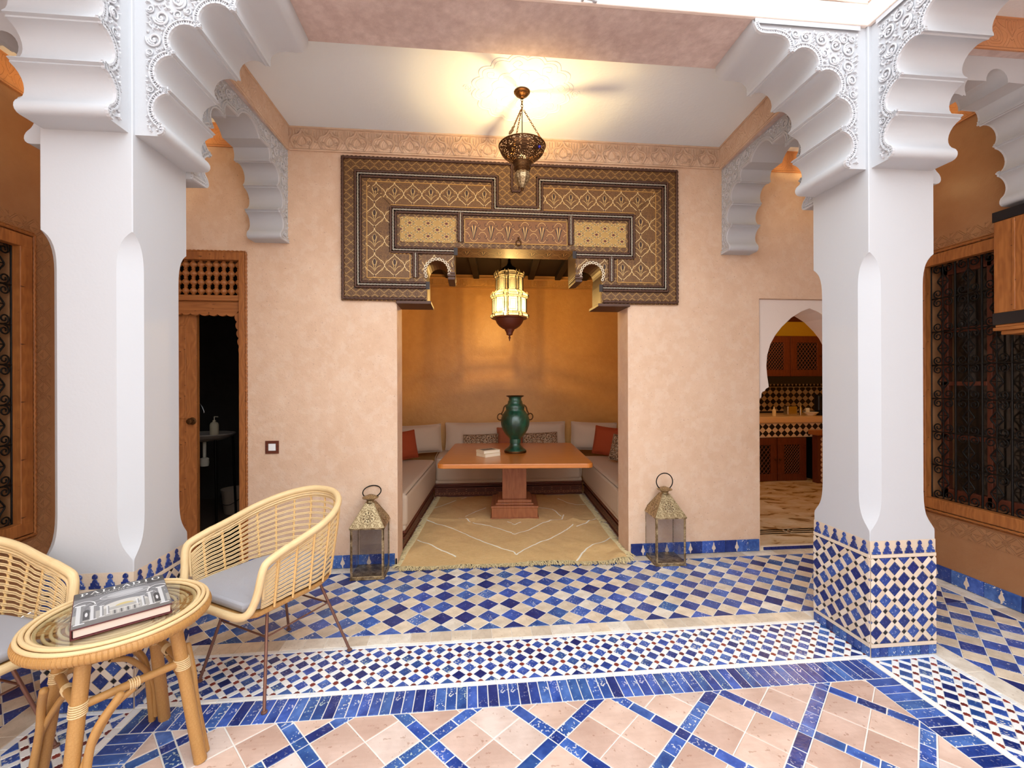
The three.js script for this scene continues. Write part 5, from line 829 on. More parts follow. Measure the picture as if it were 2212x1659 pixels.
// ---------------------------------------------------------------- rattan chairs, table and the big book
// local frame: +z is the way the sitter looks
const chairPlan = (t, k = 1) => {     // t from 0 (front of one arm) round the back to 1 (front of the other)
  const R = 0.278 * k, arm = 0.262, La = arm, Lb = PI * R, L = 2 * La + Lb, s = t * L;
  if (s < La) return [R, arm - s]; if (s > La + Lb) return [-R, s - La - Lb]; const a = (s - La) / R; return [R * cos(a), -R * sin(a) * 1.02];
};
const rimY = (t) => { const u = Math.abs(t - 0.5) * 2, [, z] = chairPlan(t); const k = Math.max(0, Math.min(1, (0.262 - z) / 0.54)); return 0.668 + 0.152 * Math.pow(k, 1.35); };
const rowTop = (u) => { const [, z] = chairPlan(u); return rimY(u) - 0.036 - 0.03 * Math.max(0, (z - 0.19) / 0.07); };
const wallK = (y) => 0.86 + 0.14 * Math.min(1, Math.max(0, (y - 0.43) / 0.28));      // the shell narrows to the seat
function makeChair(name, label) {
  const t = thing(name, label, 'chair', [0, 0, 0], 0, 'rattan armchairs with grey seat pads');
  const N = 60, top = []; for (let i = 0; i <= N; i++) { const u = 0.035 + 0.93 * i / N, [x, z] = chairPlan(u); top.push(V3(x, rimY(u), z)); }
  const dn = (s) => [[s * 0.278, 0.655, 0.252], [s * 0.277, 0.632, 0.272], [s * 0.272, 0.595, 0.28], [s * 0.262, 0.54, 0.286], [s * 0.25, 0.49, 0.296], [s * 0.235, 0.452, 0.312], [s * 0.2, 0.437, 0.326], [s * 0.12, 0.434, 0.332]];
  mesh('rim', tube([...dn(1).reverse().map((p) => V3(...p)), ...top.slice(2, -2), ...dn(-1).map((p) => V3(...p))], 0.0165, 200, 9, true), M.rattan, t);
  const inner = (o, d, r) => tube([V3(0.262 - o, 0.50, 0.262), V3(0.27 - o, 0.58, 0.262), V3(0.272 - o, 0.63, 0.25), ...top.slice(3, -3).map((p) => V3(p.x * (1 - o * 3), p.y - d, p.z * (1 - o * 3))), V3(-0.272 + o, 0.63, 0.25), V3(-0.27 + o, 0.58, 0.262), V3(-0.262 + o, 0.5, 0.262)], r, 150, 6);
  mesh('inner_rim_cane', [inner(0.004, 0.02, 0.0065), inner(0.006, 0.032, 0.005)], M.rattan, t);
  // woven rows, each a pair of canes
  const ROWS = 11;
  for (let r = 0; r < ROWS; r++) { const list = []; for (const dy of [-0.0034, 0.0034]) { const p = []; for (let i = 0; i <= 44; i++) { const u = i / 44, [x0, z0] = chairPlan(u), y = 0.452 + (rowTop(u) - 0.452) * (r + 0.4) / (ROWS - 0.4) + dy, k = wallK(y), w = 1 + 0.006 * (i % 2 ? 1 : -1); p.push(V3(x0 * k * w, y, z0 * (z0 > 0 ? 1 : k) * w)); } list.push(tube(p, 0.0028, 110, 5)); } mesh('woven_cane', list, M.rattan, t); }
  // upright stakes, bound where the rows cross
  for (let i = 0; i < 15; i++) { const u = 0.045 + 0.91 * i / 14, [x0, z0] = chairPlan(u), yt = rimY(u) - 0.012, p = []; for (let j = 0; j <= 6; j++) { const y = 0.436 + (yt - 0.436) * j / 6, k = wallK(y) * 1.012; p.push(V3(x0 * k, y, z0 * (z0 > 0 ? 1 : k))); }
    const wraps = []; for (let r = 0; r < ROWS; r++) { const y = 0.452 + (rowTop(u) - 0.452) * (r + 0.4) / (ROWS - 0.4), k = wallK(y) * 1.006; wraps.push(new THREE.TorusGeometry(0.0078, 0.0019, 5, 10).rotateX(0.5).rotateY(Math.atan2(x0, z0)).translate(x0 * k, y, z0 * (z0 > 0 ? 1 : k))); }
    const s = mesh('stake', tube(p, 0.0052, 16, 6), M.rattanP, t); mesh('binding', wraps, M.rattanP, s); }
  const seatP = []; for (let i = 0; i <= 24; i++) { const [x, z] = chairPlan(i / 24); seatP.push([x * 0.86, -z * (z > 0 ? 1.03 : 0.86)]); } seatP.push([-0.2, -0.315], [0.2, -0.315]);
  mesh('seat_frame', extr(seatP, 0.022, 0.006).rotateX(-PI / 2).translate(0, 0.418, 0), M.rattanD, t);
  const padP = []; for (let i = 2; i <= 22; i++) { const [x, z] = chairPlan(i / 24); padP.push([x * 0.83, -z * (z > 0 ? 1 : 0.83)]); } padP.push([-0.222, -0.25], [-0.19, -0.305], [0.19, -0.305], [0.222, -0.25]);
  { const g = new THREE.ExtrudeGeometry(shapeOf(padP), { depth: 0.012, bevelEnabled: true, bevelThickness: 0.016, bevelSize: 0.018, bevelOffset: -0.014, bevelSegments: 5 }); mesh('seat_pad', uvBox(toCreasedNormals(g, 1)).rotateX(-PI / 2).translate(0, 0.457, 0), M.greyCloth, t); }
  const ft = [[0.235, 0.242], [0.228, -0.242], [-0.235, -0.238], [-0.228, 0.242]], tp = [[0.13, 0.15], [0.13, -0.12], [-0.13, -0.12], [-0.13, 0.15]];
  for (let i = 0; i < 4; i++) { const l = mesh('leg', rod([ft[i][0], 0.006, ft[i][1]], [tp[i][0], 0.42, tp[i][1]], 0.007, 8), M.copper, t); mesh('foot', lathe([[0, 0], [0.013, 0], [0.013, 0.006], [0.008, 0.01], [0, 0.01]], 14).translate(ft[i][0], 0, ft[i][1]), M.copper, l); }
  const at = (i, y) => { const f = y / 0.42; return [ft[i][0] + (tp[i][0] - ft[i][0]) * f, y, ft[i][1] + (tp[i][1] - ft[i][1]) * f]; };
  mesh('brace', [0, 1, 2, 3].map((i) => rod(at(i, 0.275), at((i + 1) % 4, 0.275), 0.0045, 6)).filter((_, i) => i !== 0 && i !== 3 || true), M.copper, t);
  return t;
}
const ch = makeChair('rattan_armchair', 'rattan armchair with a grey seat pad between column and left lantern');
ch.position.set(-1.243, 0.002, 1.17); ch.rotation.y = Math.atan2(-0.516, 0.857);
copy(ch, 'rattan armchair at the left picture edge, partly hidden behind the round table', [-2.2, 0.002, 1.74], Math.atan2(0.94, 0.34));
// the round table
{ const H = 0.59, R = 0.262, t = thing('rattan_side_table', 'round rattan side table with a glass top, a large book on it', 'table', [-1.55, 0.001, 1.745], 0.08);
  const ring = (r, y, q, seg = 72, k = 8) => new THREE.TorusGeometry(r, q, k, seg).rotateX(PI / 2).translate(0, y, 0);
  mesh('wrapped_rim', ring(R - 0.012, H - 0.034, 0.021, 90, 10), M.rattanD, t);
  { const w = []; for (let i = 0; i < 120; i++) { const a = i / 120 * 2 * PI; w.push(new THREE.TorusGeometry(0.0213, 0.0018, 4, 12).rotateY(0.25).translate(0, 0, 0).rotateY(PI / 2 - PI / 2).translate(R - 0.012, H - 0.034, 0).rotateY(a)); } mesh('rim_binding', merge(w), M.rattanD, t); }
  for (const [r, y] of [[R - 0.004, H - 0.012], [R - 0.017, H - 0.003], [R - 0.031, H - 0.008], [R - 0.044, H - 0.018]]) mesh('ring_cane', ring(r, y, 0.007), M.rattan, t);
  for (let i = 0; i < 5; i++) mesh('ring_cane', ring(R - 0.066 - i * 0.019, H - 0.022, 0.005), M.rattan, t);
  const coil = (sx, sz) => { for (let i = 0; i < 5; i++) { const p = []; for (let k = 0; k <= 10; k++) { const a = -1.15 + 2.3 * k / 10, q = 0.205 - i * 0.026; p.push(V3(sx * (0.245 - q * 0.62 * cos(a * 1.1) + i * 0.004), H - 0.024 + (k % 2 ? 0.004 : -0.002), sz * q * 0.62 * sin(a))); } mesh('looped_cane', tube(p, 0.0062, 30, 6), M.rattanD, t); } };
  coil(1, 1); coil(-1, 1);
  mesh('cane_lattice', [-2, -1, 0, 1, 2].map((i) => rod([-Math.sqrt(R * R - (i * 0.09) ** 2) + 0.02, H - 0.034, i * 0.09], [Math.sqrt(R * R - (i * 0.09) ** 2) - 0.02, H - 0.034, i * 0.09], 0.0055, 6)), M.rattanD, t);
  mesh('glass_top', new THREE.CylinderGeometry(R - 0.042, R - 0.042, 0.005, 72).translate(0, H - 0.0085, 0), M.glass, t);
  const A = [0, PI / 2, PI, 3 * PI / 2].map((a) => a + 0.0), rt = 0.17, rf = 0.258;
  const lp = (a, y, o = 0) => { const r = rf + (rt - rf) * y / 0.54; return [r * cos(a) - o * sin(a), y, r * sin(a) + o * cos(a)]; };
  A.forEach((a, i) => { const l = mesh('leg', [rod(lp(a, 0.0), lp(a, 0.555), 0.021, 12), ], M.rattanD, t);
    mesh('twin_pole', tube([lp(a - 0.05, 0.0, -0.032), lp(a - 0.05, 0.2, -0.03), lp(a - 0.05, 0.3, -0.045), lp(a - 0.1, 0.38, -0.09)].map((p, k) => (k === 3 ? [p[0] * 0.9, p[1], p[2] * 0.9] : p)), 0.0125, 24, 8), M.rattanD, l); mesh('pole_end', new THREE.SphereGeometry(0.0125, 10, 8).translate(...[lp(a - 0.1, 0.38, -0.09)].map((p) => [p[0] * 0.9, p[1], p[2] * 0.9])[0]), M.rattanD, l);
    const b = A[(i + 1) % 4], s = mesh('stretcher', tube([lp(a, 0.375), [(lp(a, 0.375)[0] + lp(b, 0.375)[0]) / 2 * 1.02, 0.378, (lp(a, 0.375)[2] + lp(b, 0.375)[2]) / 2 * 1.02], lp(b, 0.375)], 0.0135, 12, 9), M.rattanD, t);
    const mid = lp(a, 0.375).map((v, k) => (v + lp(b, 0.375)[k]) / 2), wr = []; for (const q of [-2, -1, 0, 1, 2]) wr.push(new THREE.TorusGeometry(0.0155, 0.003, 5, 14).rotateY(-(a + PI / 4) + PI / 2 + PI / 2).translate(mid[0] + q * 0.006 * sin(a + PI / 4), mid[1], mid[2] - q * 0.006 * cos(a + PI / 4))); mesh('binding', merge(wr), M.rattan, s);
    mesh('curved_brace', tube([lp(b, 0.02, -0.03), lp(b, 0.19, -0.03), [mid[0] * 1.03 + (lp(b, 0.3)[0] - mid[0]) * 0.45, 0.315, mid[2] * 1.03 + (lp(b, 0.3)[2] - mid[2]) * 0.45], [mid[0], 0.358, mid[2]]], 0.0105, 30, 8), M.rattanD, t);
    const lw = []; for (let q = 0; q < 6; q++) lw.push(new THREE.TorusGeometry(0.0225, 0.0028, 5, 16).rotateX(PI / 2).translate(...lp(a, 0.355 + q * 0.0065))); mesh('leg_binding', merge(lw), M.rattan, l); });
}
{ // the book: title across the head, a grey engraving-like view of a colonnaded hall below
  const W = 0.26, D = 0.33, h = 0.034, t = thing('art_book', 'large hardback book with grey classical hall on its cover, PALLADIO across the top', 'book', [-1.557, 0.5855, 1.73], 0.656);
  const art = canvasTex(768, 976, (x, w, H) => {
    const g = x.createLinearGradient(0, 0, 0, H); x.fillStyle = '#3c3c3e'; x.fillRect(0, 0, w, H);
    x.fillStyle = '#77777a'; x.fillRect(0, H * 0.2, w, H * 0.8);
    // vaulted ceiling
    for (let i = 0; i < 7; i++) { x.strokeStyle = i % 2 ? '#b9b9b9' : '#5a5a5c'; x.lineWidth = 7 - i * 0.6; x.beginPath(); x.ellipse(w * 0.52, H * 0.56, w * (0.5 - i * 0.05), H * (0.3 - i * 0.03), 0, PI, 2 * PI); x.stroke(); }
    x.fillStyle = '#8d8d90'; x.beginPath(); x.ellipse(w * 0.54, H * 0.32, w * 0.27, H * 0.085, 0, 0, 7); x.fill(); x.strokeStyle = '#d8d8d8'; x.lineWidth = 9; x.stroke(); x.fillStyle = '#b4b4b6'; x.beginPath(); x.ellipse(w * 0.54, H * 0.32, w * 0.2, H * 0.06, 0, 0, 7); x.fill();
    x.fillStyle = '#c9c5bd'; x.beginPath(); x.ellipse(w * 0.52, H * 0.66, w * 0.25, H * 0.15, 0, PI, 2 * PI); x.fill(); x.fillStyle = '#c4b06a'; x.beginPath(); x.ellipse(w * 0.52, H * 0.67, w * 0.1, H * 0.07, 0, PI, 2 * PI); x.fill();
    x.fillStyle = '#a5a29c'; x.fillRect(0, H * 0.66, w, H * 0.34); x.fillStyle = '#6e6a66'; x.fillRect(0, H * 0.88, w, H * 0.12);
    // columns, arches with statues' niches on either side
    const col = (cx, cw, y0, y1) => { x.fillStyle = '#cfcfcf'; x.fillRect(cx - cw / 2, y0, cw, y1 - y0); x.fillStyle = '#7a7a7a'; x.fillRect(cx + cw * 0.12, y0, cw * 0.38, y1 - y0); x.fillStyle = '#e6e6e6'; x.fillRect(cx - cw * 0.75, y0 - cw * 0.5, cw * 1.5, cw * 0.5); x.fillRect(cx - cw * 0.75, y1, cw * 1.5, cw * 0.4); };
    for (const s of [-1, 1]) { const X = (v) => w * (0.5 + s * v); for (const [v, a, b, c] of [[0.43, 0.42, 0.9, 0.07], [0.3, 0.5, 0.86, 0.05], [0.215, 0.56, 0.84, 0.036], [0.155, 0.6, 0.82, 0.028]]) { col(X(v), w * c, H * a, H * b); }
      x.fillStyle = '#2e2e30'; x.beginPath(); x.ellipse(X(0.365), H * 0.62, w * 0.032, H * 0.06, 0, PI, 2 * PI); x.rect(X(0.365) - w * 0.032, H * 0.62, w * 0.064, H * 0.22); x.fill(); x.fillStyle = '#d9d9d9'; x.beginPath(); x.ellipse(X(0.365), H * 0.7, w * 0.014, H * 0.06, 0, 0, 7); x.fill();
      x.strokeStyle = '#efefef'; x.lineWidth = 10; x.beginPath(); x.ellipse(X(0.4), H * 0.44, w * 0.12, H * 0.14, 0, PI, 2 * PI); x.stroke(); x.strokeStyle = '#3a3a3c'; x.lineWidth = 6; x.beginPath(); x.ellipse(X(0.4), H * 0.45, w * 0.1, H * 0.12, 0, PI, 2 * PI); x.stroke(); }
    x.fillStyle = '#d0ccc4'; x.fillRect(w * 0.36, H * 0.74, w * 0.32, H * 0.02); for (let i = 0; i < 9; i++) { x.fillStyle = i % 2 ? '#4e4a46' : '#bdb8b0'; x.fillRect(w * (0.37 + i * 0.034), H * 0.76, w * 0.018, H * 0.1); }
    x.fillStyle = '#303032'; x.fillRect(0, 0, w, H * 0.14); x.fillStyle = '#f4f4f0'; x.textAlign = 'center'; x.textBaseline = 'middle'; x.font = '118px serif'; const T = 'PALLADIO'; [...T].forEach((c, i) => x.fillText(c, w * (0.1 + i * 0.115), H * 0.075)); x.font = '34px serif'; x.fillText('THE COMPLETE BUILDINGS', w * 0.5, H * 0.165);
  });
  mesh('page_block', rbx(-W / 2 + 0.006, W / 2 - 0.005, 0.0045, h - 0.0045, -D / 2 + 0.005, D / 2 - 0.005, 0.002), S({ color: hex('#e6cfc0'), roughness: 0.85 }), t);
  const red = S({ color: hex('#5c1f22'), roughness: 0.5 });
  mesh('cover_board', [rbx(-W / 2, W / 2, 0, 0.0035, -D / 2, D / 2, 0.0012), rbx(-W / 2, W / 2, h - 0.0035, h, -D / 2, D / 2, 0.0012), rbx(-W / 2 - 0.001, -W / 2 + 0.004, 0, h, -D / 2, D / 2, 0.0018)], red, t);
  const p = new THREE.PlaneGeometry(W - 0.002, D - 0.004).rotateX(-PI / 2); mesh('dust_jacket', p.translate(0.0, h + 0.0006, 0), Ph({ map: art, roughness: 0.3, clearcoat: 0.3 }), t);
}
// ---------------------------------------------------------------- doors, windows and the rooms behind them
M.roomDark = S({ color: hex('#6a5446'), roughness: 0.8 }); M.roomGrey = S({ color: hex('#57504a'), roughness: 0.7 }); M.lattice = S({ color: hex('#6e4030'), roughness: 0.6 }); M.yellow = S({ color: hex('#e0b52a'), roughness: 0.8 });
const scallop = (x0, y0, x1, y1, n, d, back) => { const P = [[x0, y0]]; const L = Math.hypot(x1 - x0, y1 - y0), ux = (x1 - x0) / L, uy = (y1 - y0) / L; for (let i = 0; i < n; i++) for (let k = 1; k <= 8; k++) { const s = (i + k / 8) / n * L, o = d * Math.pow(Math.abs(sin(PI * k / 8)), 0.7); P.push([x0 + ux * s - uy * o, y0 + uy * s + ux * o]); } return [...P, ...back]; };
{ // the washroom door on the left
  const d = struct('door_1'), x0 = -2.735, x1 = -1.985, y1 = 2.345;
  mesh('door_frame', [rbx(x1 - 0.012, x1 + 0.03, 0, y1 + 0.045, -0.06, 0.02), rbx(x0 - 0.03, x0 + 0.012, 0, y1 + 0.045, -0.06, 0.02), rbx(x0 + 0.012, x1 - 0.012, y1 - 0.014, y1 + 0.045, -0.06, 0.02)], M.cedarV, d);
  mesh('rope_moulding', [rope([x1 + 0.036, 0, 0.008], [x1 + 0.036, y1 + 0.05, 0.008], 0.0095, 0.03), rope([x0 - 0.036, 0, 0.008], [x0 - 0.036, y1 + 0.05, 0.008], 0.0095, 0.03), rope([x0 - 0.03, y1 + 0.052, 0.006], [x1 + 0.03, y1 + 0.052, 0.006], 0.009, 0.03)], M.cedarV, d);
  mesh('transom_rail', [rbx(x0, x1, 2.03, 2.072, -0.055, 0.006)], M.cedar, d);
  // turned lattice of the fanlight
  const prof = []; for (let k = 0; k < 4; k++) { const y = 2.072 + k * 0.0655; for (const [r, f] of [[0.012, 0], [0.014, 0.06], [0.011, 0.12], [0.013, 0.2], [0.02, 0.3], [0.0235, 0.42], [0.0235, 0.58], [0.02, 0.7], [0.013, 0.8], [0.011, 0.88], [0.014, 0.94]]) prof.push([r, y + f * 0.0655]); } prof.push([0.006, 2.334]);
  const post = lathe(prof, 12), cross = lathe([...Array(27)].flatMap((_, k) => { const y = x0 + k * 0.02778; return [[0.005, y], [0.011, y + 0.006], [0.005, y + 0.012], [0.0055, y + 0.02]]; }), 8).rotateZ(-PI / 2);
  for (let i = 0; i < 14; i++) mesh('turned_spindle', post, M.cedarV, d, [x0 + 0.027 + i * 0.0535, 0, -0.022]);
  for (let k = 0; k < 4; k++) mesh('turned_cross_bar', cross, M.cedar, d, [0, 2.072 + (k + 0.5) * 0.0655 , -0.022]);
  // scalloped valance
  mesh('valance', extr(scallop(x0, 1.945, x1 - 0.055, 1.93, 11, -0.014, [[x1 - 0.012, 1.98], [x1 - 0.012, 2.03], [x0, 2.03]]), 0.02, 0.002).translate(0, 0, -0.04), M.cedar, d);
  mesh('valance_side', extr(scallop(x1 - 0.05, 1.94, x1 - 0.012, 1.57, 6, -0.014, [[x1 - 0.012, 1.95]]), 0.02, 0.002).translate(0, 0, -0.04), M.cedarV, d);
  const leaf = mesh('door_leaf', [rbx(x0 + 0.014, -2.338, 0.012, 2.025, -0.1, -0.062, 0.003), rbx(x0 + 0.05, -2.41, 1.15, 1.85, -0.062, -0.056, 0.004), rbx(x0 + 0.05, -2.41, 0.15, 0.95, -0.062, -0.056, 0.004)], M.cedarV, d);
  mesh('knob_plate', lathe([[0, 0.004], [0.022, 0.004], [0.028, 0], [0.026, -0.002]], 20).rotateX(PI / 2).translate(-2.368, 1.132, -0.06), M.bronze, d);
  mesh('door_knob', lathe([[0.006, 0], [0.007, 0.012], [0.02, 0.022], [0.024, 0.032], [0.019, 0.042], [0, 0.046]], 20).rotateX(PI / 2).translate(-2.368, 1.132, -0.058), M.bronze, d);
  const r = struct('wall_washroom');
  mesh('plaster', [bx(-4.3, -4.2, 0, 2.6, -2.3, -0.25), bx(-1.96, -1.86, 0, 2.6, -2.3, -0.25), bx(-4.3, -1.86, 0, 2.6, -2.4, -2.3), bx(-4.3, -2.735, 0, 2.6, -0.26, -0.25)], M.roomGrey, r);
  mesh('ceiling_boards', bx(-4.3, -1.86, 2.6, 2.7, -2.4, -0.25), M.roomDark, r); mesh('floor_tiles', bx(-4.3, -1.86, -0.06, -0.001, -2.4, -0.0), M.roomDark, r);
}
{ const t = thing('washbasin', 'grey stone washbasin on a black iron stand in the dark washroom', 'sink', [-2.98, 0, -1.28]);
  mesh('basin', lathe([[0.05, 0.83], [0.14, 0.845], [0.21, 0.88], [0.235, 0.905], [0.23, 0.915], [0.2, 0.9], [0.13, 0.86], [0, 0.85]], 36).scale(1.25, 1, 1), S({ color: hex('#b9ada0'), roughness: 0.4 }), t);
  mesh('iron_stand', [rod([0.22, 0, 0.18], [0.2, 0.86, 0.16], 0.012), rod([-0.22, 0, 0.18], [-0.2, 0.86, 0.16], 0.012), rod([0.22, 0, -0.18], [0.2, 0.86, -0.16], 0.012), rod([-0.22, 0, -0.18], [-0.2, 0.86, -0.16], 0.012)], M.iron, t);
  mesh('waste_trap', [rod([0.02, 0.6, 0.02], [0.02, 0.84, 0.02], 0.016), lathe([[0, 0.58], [0.036, 0.585], [0.04, 0.62], [0.038, 0.66], [0.024, 0.67]], 18).translate(0.02, 0, 0.02), rod([0.02, 0.65, 0.02], [-0.08, 0.65, 0.02], 0.014)], M.paper, t);
  mesh('tap', tube([[-0.22, 0.9, 0], [-0.22, 1.1, 0], [-0.19, 1.19, 0], [-0.12, 1.24, 0], [-0.04, 1.22, 0], [0.0, 1.15, 0], [0.005, 1.12, 0]], 0.009, 40, 8), M.steel, t);
  const b = thing('soap_bottle', 'pale pump soap bottle on the washbasin edge', 'bottle', [-2.79, 0.912, -1.12]); mesh('bottle', lathe([[0, 0], [0.036, 0], [0.038, 0.01], [0.038, 0.1], [0.03, 0.12], [0.014, 0.13], [0.014, 0.145], [0, 0.145]], 18), M.coverCream, b); mesh('pump', [rod([0, 0.14, 0], [0, 0.18, 0], 0.005), rod([0, 0.18, 0], [0.035, 0.178, 0], 0.005)], M.paper, b);
  const k = thing('bucket', 'beige bucket with a black wire handle on the washroom floor', 'bucket', [-2.87, 0, -1.66]); mesh('pail', lathe([[0, 0.004], [0.1, 0], [0.105, 0.01], [0.13, 0.26], [0.136, 0.265], [0.132, 0.25], [0.1, 0.02], [0, 0.015]], 32), S({ color: hex('#c0ab95'), roughness: 0.5 }), k); mesh('handle', tube([[-0.13, 0.24, 0.02], [-0.09, 0.14, 0.12], [0.02, 0.12, 0.14], [0.13, 0.2, 0.06]], 0.004, 30, 6), M.iron, k);
}
{ // the kitchen doorway: a pointed horseshoe arch in white plaster
  const d = struct('door_2'), C = 2.607, half = [[0, 2.04], [0.075, 2.012], [0.165, 1.96], [0.255, 1.878], [0.312, 1.81], [0.357, 1.733], [0.385, 1.64], [0.394, 1.55], [0.386, 1.46], [0.371, 1.368], [0.398, 1.355], [0.41, 1.335], [0.428, 1.33], [0.438, 1.315], [0.44, 1.28], [0.46, 1.27], [0.468, 1.23]];
  const P = [[2.131, 1.2], [2.131, 2.112], [3.019, 2.112], [3.019, 1.2], ...half.map(([a, y]) => [Math.min(3.018, C + a), y]).reverse().filter((p) => p[0] < 3.018), ...half.slice(1).map(([a, y]) => [Math.max(2.132, C - a), y]).filter((p) => p[0] > 2.132)];
  mesh('arch_plaster', extr(P, 0.27, 0.003).translate(0, 0, -0.3), S({ color: hex('#e8d8cc'), roughness: 0.85, bumpMap: M.white.bumpMap, bumpScale: 0.001 }), d);
  mesh('step', bx(2.13, 3.02, -0.02, 0.034, -0.4, -0.006), M.marble, d); const n = 13; for (let i = 0; i < n; i++) mesh('blue_step_tile', rbx(2.16 + i * 0.066 + 0.0015, 2.16 + (i + 1) * 0.066 - 0.0015, 0.003, 0.031, -0.01, 0.002, 0.002), M.blueDark, d);
  mesh('step_nosing', rbx(2.13, 3.02, 0.031, 0.038, -0.02, 0.006, 0.002), M.cream[0], d);
  const f = struct('floor_kitchen'); mesh('bed', bx(2.02, 5.6, -0.1, 0.03, -3.2, -0.25), M.grout2, f);
  for (let i = 1; i < 8; i++) for (let j = 0; j < 6; j++) mesh('marble_tile', slab([[-0.248, -0.228], [0.248, -0.228], [0.248, 0.228], [-0.248, 0.228]], 0.01, 0.001, 0.001, rr(0, 3), rr(0, 3)), M.marble, f, [1.85 + i * 0.5, 0.034, -0.48 - j * 0.46]);
  const w = struct('wall_kitchen'); mesh('plaster', [bx(2.0, 2.1, 0, 2.62, -3.2, -0.25), bx(2.0, 5.7, 0, 2.62, -3.25, -3.1)], M.yellow, w); mesh('plaster', [bx(5.6, 5.7, 0, 2.62, -3.2, 0), bx(3.29, 5.7, 0, 2.62, -0.3, -0.25)], M.yellow, w); mesh('dark_panel', bx(2.1, 5.7, 2.38, 2.62, -3.1, -3.08), M.mahog, w);
  mesh('ceiling_boards', bx(2.0, 5.7, 2.62, 2.7, -3.2, -0.25), M.dark, w);
  const l = new THREE.PointLight(hex('#ffc98a'), 2.0, 0, 2); l.position.set(3.6, 2.35, -1.5); l.castShadow = true; l.shadow.radius = 3; const lamp = thing('kitchen_lamp', 'small round ceiling lamp in the kitchen', 'lamp', [3.6, 2.6, -1.5]); mesh('shade', lathe([[0.12, 0], [0.12, -0.03], [0.09, -0.06], [0, -0.07]], 24), S({ color: hex('#fff0d0'), emissive: hex('#ffcc88'), emissiveIntensity: 2 }), lamp); l.position.set(0, -0.25, 0); lamp.add(l);
}
{ // kitchen units
  const zf = -2.29, x0 = 3.0, x1 = 5.4;
  const top = thing('kitchen_worktop', 'pale stone worktop over chequered tiles in the kitchen', 'worktop', [0, 0, 0]); mesh('slab', rbx(x0, x1, 0.848, 0.93, -3.1, zf + 0.02, 0.008), S({ color: hex('#dcb98c'), roughness: 0.4 }), top);
  const ck = (parent, xa, xb, ya, yb, z, s, first) => { const nx = Math.ceil((xb - xa) / s) + 1, ny = Math.ceil((yb - ya) / s) + 1; for (let i = 0; i <= 2 * nx; i++) for (let j = 0; j <= 2 * ny; j++) if ((i + j) % 2 === 0) { const x = xa + i * s / 2, y = ya + j * s / 2, r = s / 2 - 0.001, q = clip(DI(r).map(([a, b]) => [x + a, y + b]), xa, xb, ya, yb); if (!q) continue; const m = mesh(i % 2 === first ? 'black_tile' : 'cream_tile', extr(q, 0.004, 0), i % 2 === first ? M.black : pick(M.cream), parent); m.position.z = z; } };
  const fr = thing('tiled_counter_front', 'band of black and cream lozenge tiles under the kitchen worktop', 'tiles'); mesh('backing', bx(x0, x1, 0.645, 0.85, zf - 0.4, zf - 0.001), M.cream[0], fr); ck(fr, 3.3, 4.85, 0.655, 0.84, zf, 0.0925, 1);
  const sp = thing('tiled_splashback', 'black and cream lozenge tiles on the wall above the kitchen worktop', 'tiles'); mesh('backing', bx(x0, x1, 0.93, 1.42, -3.1, -3.085), M.black, sp); ck(sp, 3.85, 5.35, 0.96, 1.33, -3.085, 0.1, 1);
  mesh('cream_strip', bx(x0, x1, 1.335, 1.345, -3.09, -3.078), M.cream[0], sp); for (let i = 0; i < 24; i++) mesh('pointed_tile', extr([[-0.022, 1.4], [0.022, 1.4], [0, 1.352]], 0.004, 0), M.cream[1], sp, [3.9 + i * 0.062, 0, -3.085]); mesh('cream_strip', bx(x0, x1, 1.405, 1.43, -3.09, -3.05), M.cream[0], sp);
  const lattice = (parent, xa, xb, ya, yb, z) => { const n = 6, L = []; const s = (xb - xa) / n; for (let k = -12; k <= 18; k++) for (const g of [1, -1]) { const P = []; const slope = 1.25; const at = (y) => xa + k * s + g * (y - ya) / slope; for (let q = 0; q <= 1; q++) P.push(q); let a = [at(ya), ya], b = [at(yb), yb]; const cl = (p, o) => { const t = (v) => (v - p[0]) / (o[0] - p[0]); if (p[0] < xa) { const f = t(xa); return [xa, p[1] + (o[1] - p[1]) * f]; } if (p[0] > xb) { const f = t(xb); return [xb, p[1] + (o[1] - p[1]) * f]; } return p; }; if (Math.max(a[0], b[0]) <= xa || Math.min(a[0], b[0]) >= xb) continue; const A = cl(a, b), B = cl(b, a); L.push(rod([A[0], A[1], z], [B[0], B[1], z], 0.0055, 4)); } mesh('lattice', merge(L), M.lattice, parent); };
  const cab = (name, label, xa, xb, ya, yb, z, kx) => { const c = thing(name, label, 'cabinet', [0, 0, 0], 0, undefined); mesh('carcass', bx(xa, xb, ya, yb, z - 0.4, z - 0.02), M.black, c); const dr = mesh('door', [rbx(xa + 0.003, xb - 0.003, yb - 0.1, yb - 0.003, z - 0.02, z, 0.003), rbx(xa + 0.003, xb - 0.003, ya + 0.003, ya + 0.1, z - 0.02, z, 0.003), rbx(xa + 0.003, xa + 0.1, ya + 0.1, yb - 0.1, z - 0.02, z, 0.003), rbx(xb - 0.1, xb - 0.003, ya + 0.1, yb - 0.1, z - 0.02, z, 0.003)], M.mahogV, c); lattice(dr, xa + 0.1, xb - 0.1, ya + 0.1, yb - 0.1, z - 0.009); if (kx) mesh('knob', new THREE.SphereGeometry(0.014, 12, 8).translate(kx, (ya + yb) / 2, z + 0.012), M.bronze, dr); return c; };
  cab('base_cabinet', 'dark wooden kitchen base cabinet with lattice door, left one seen in the doorway', 3.42, 3.98, 0.035, 0.64, zf, 3.95); cab('base_cabinet', 'dark kitchen base cabinet with lattice door, between the left cabinet and the tiled post', 3.985, 4.42, 0.035, 0.64, zf, 4.02); cab('base_cabinet', 'dark wooden kitchen base cabinet with lattice door, beyond the tiled post', 4.56, 5.0, 0.035, 0.64, zf, 0);
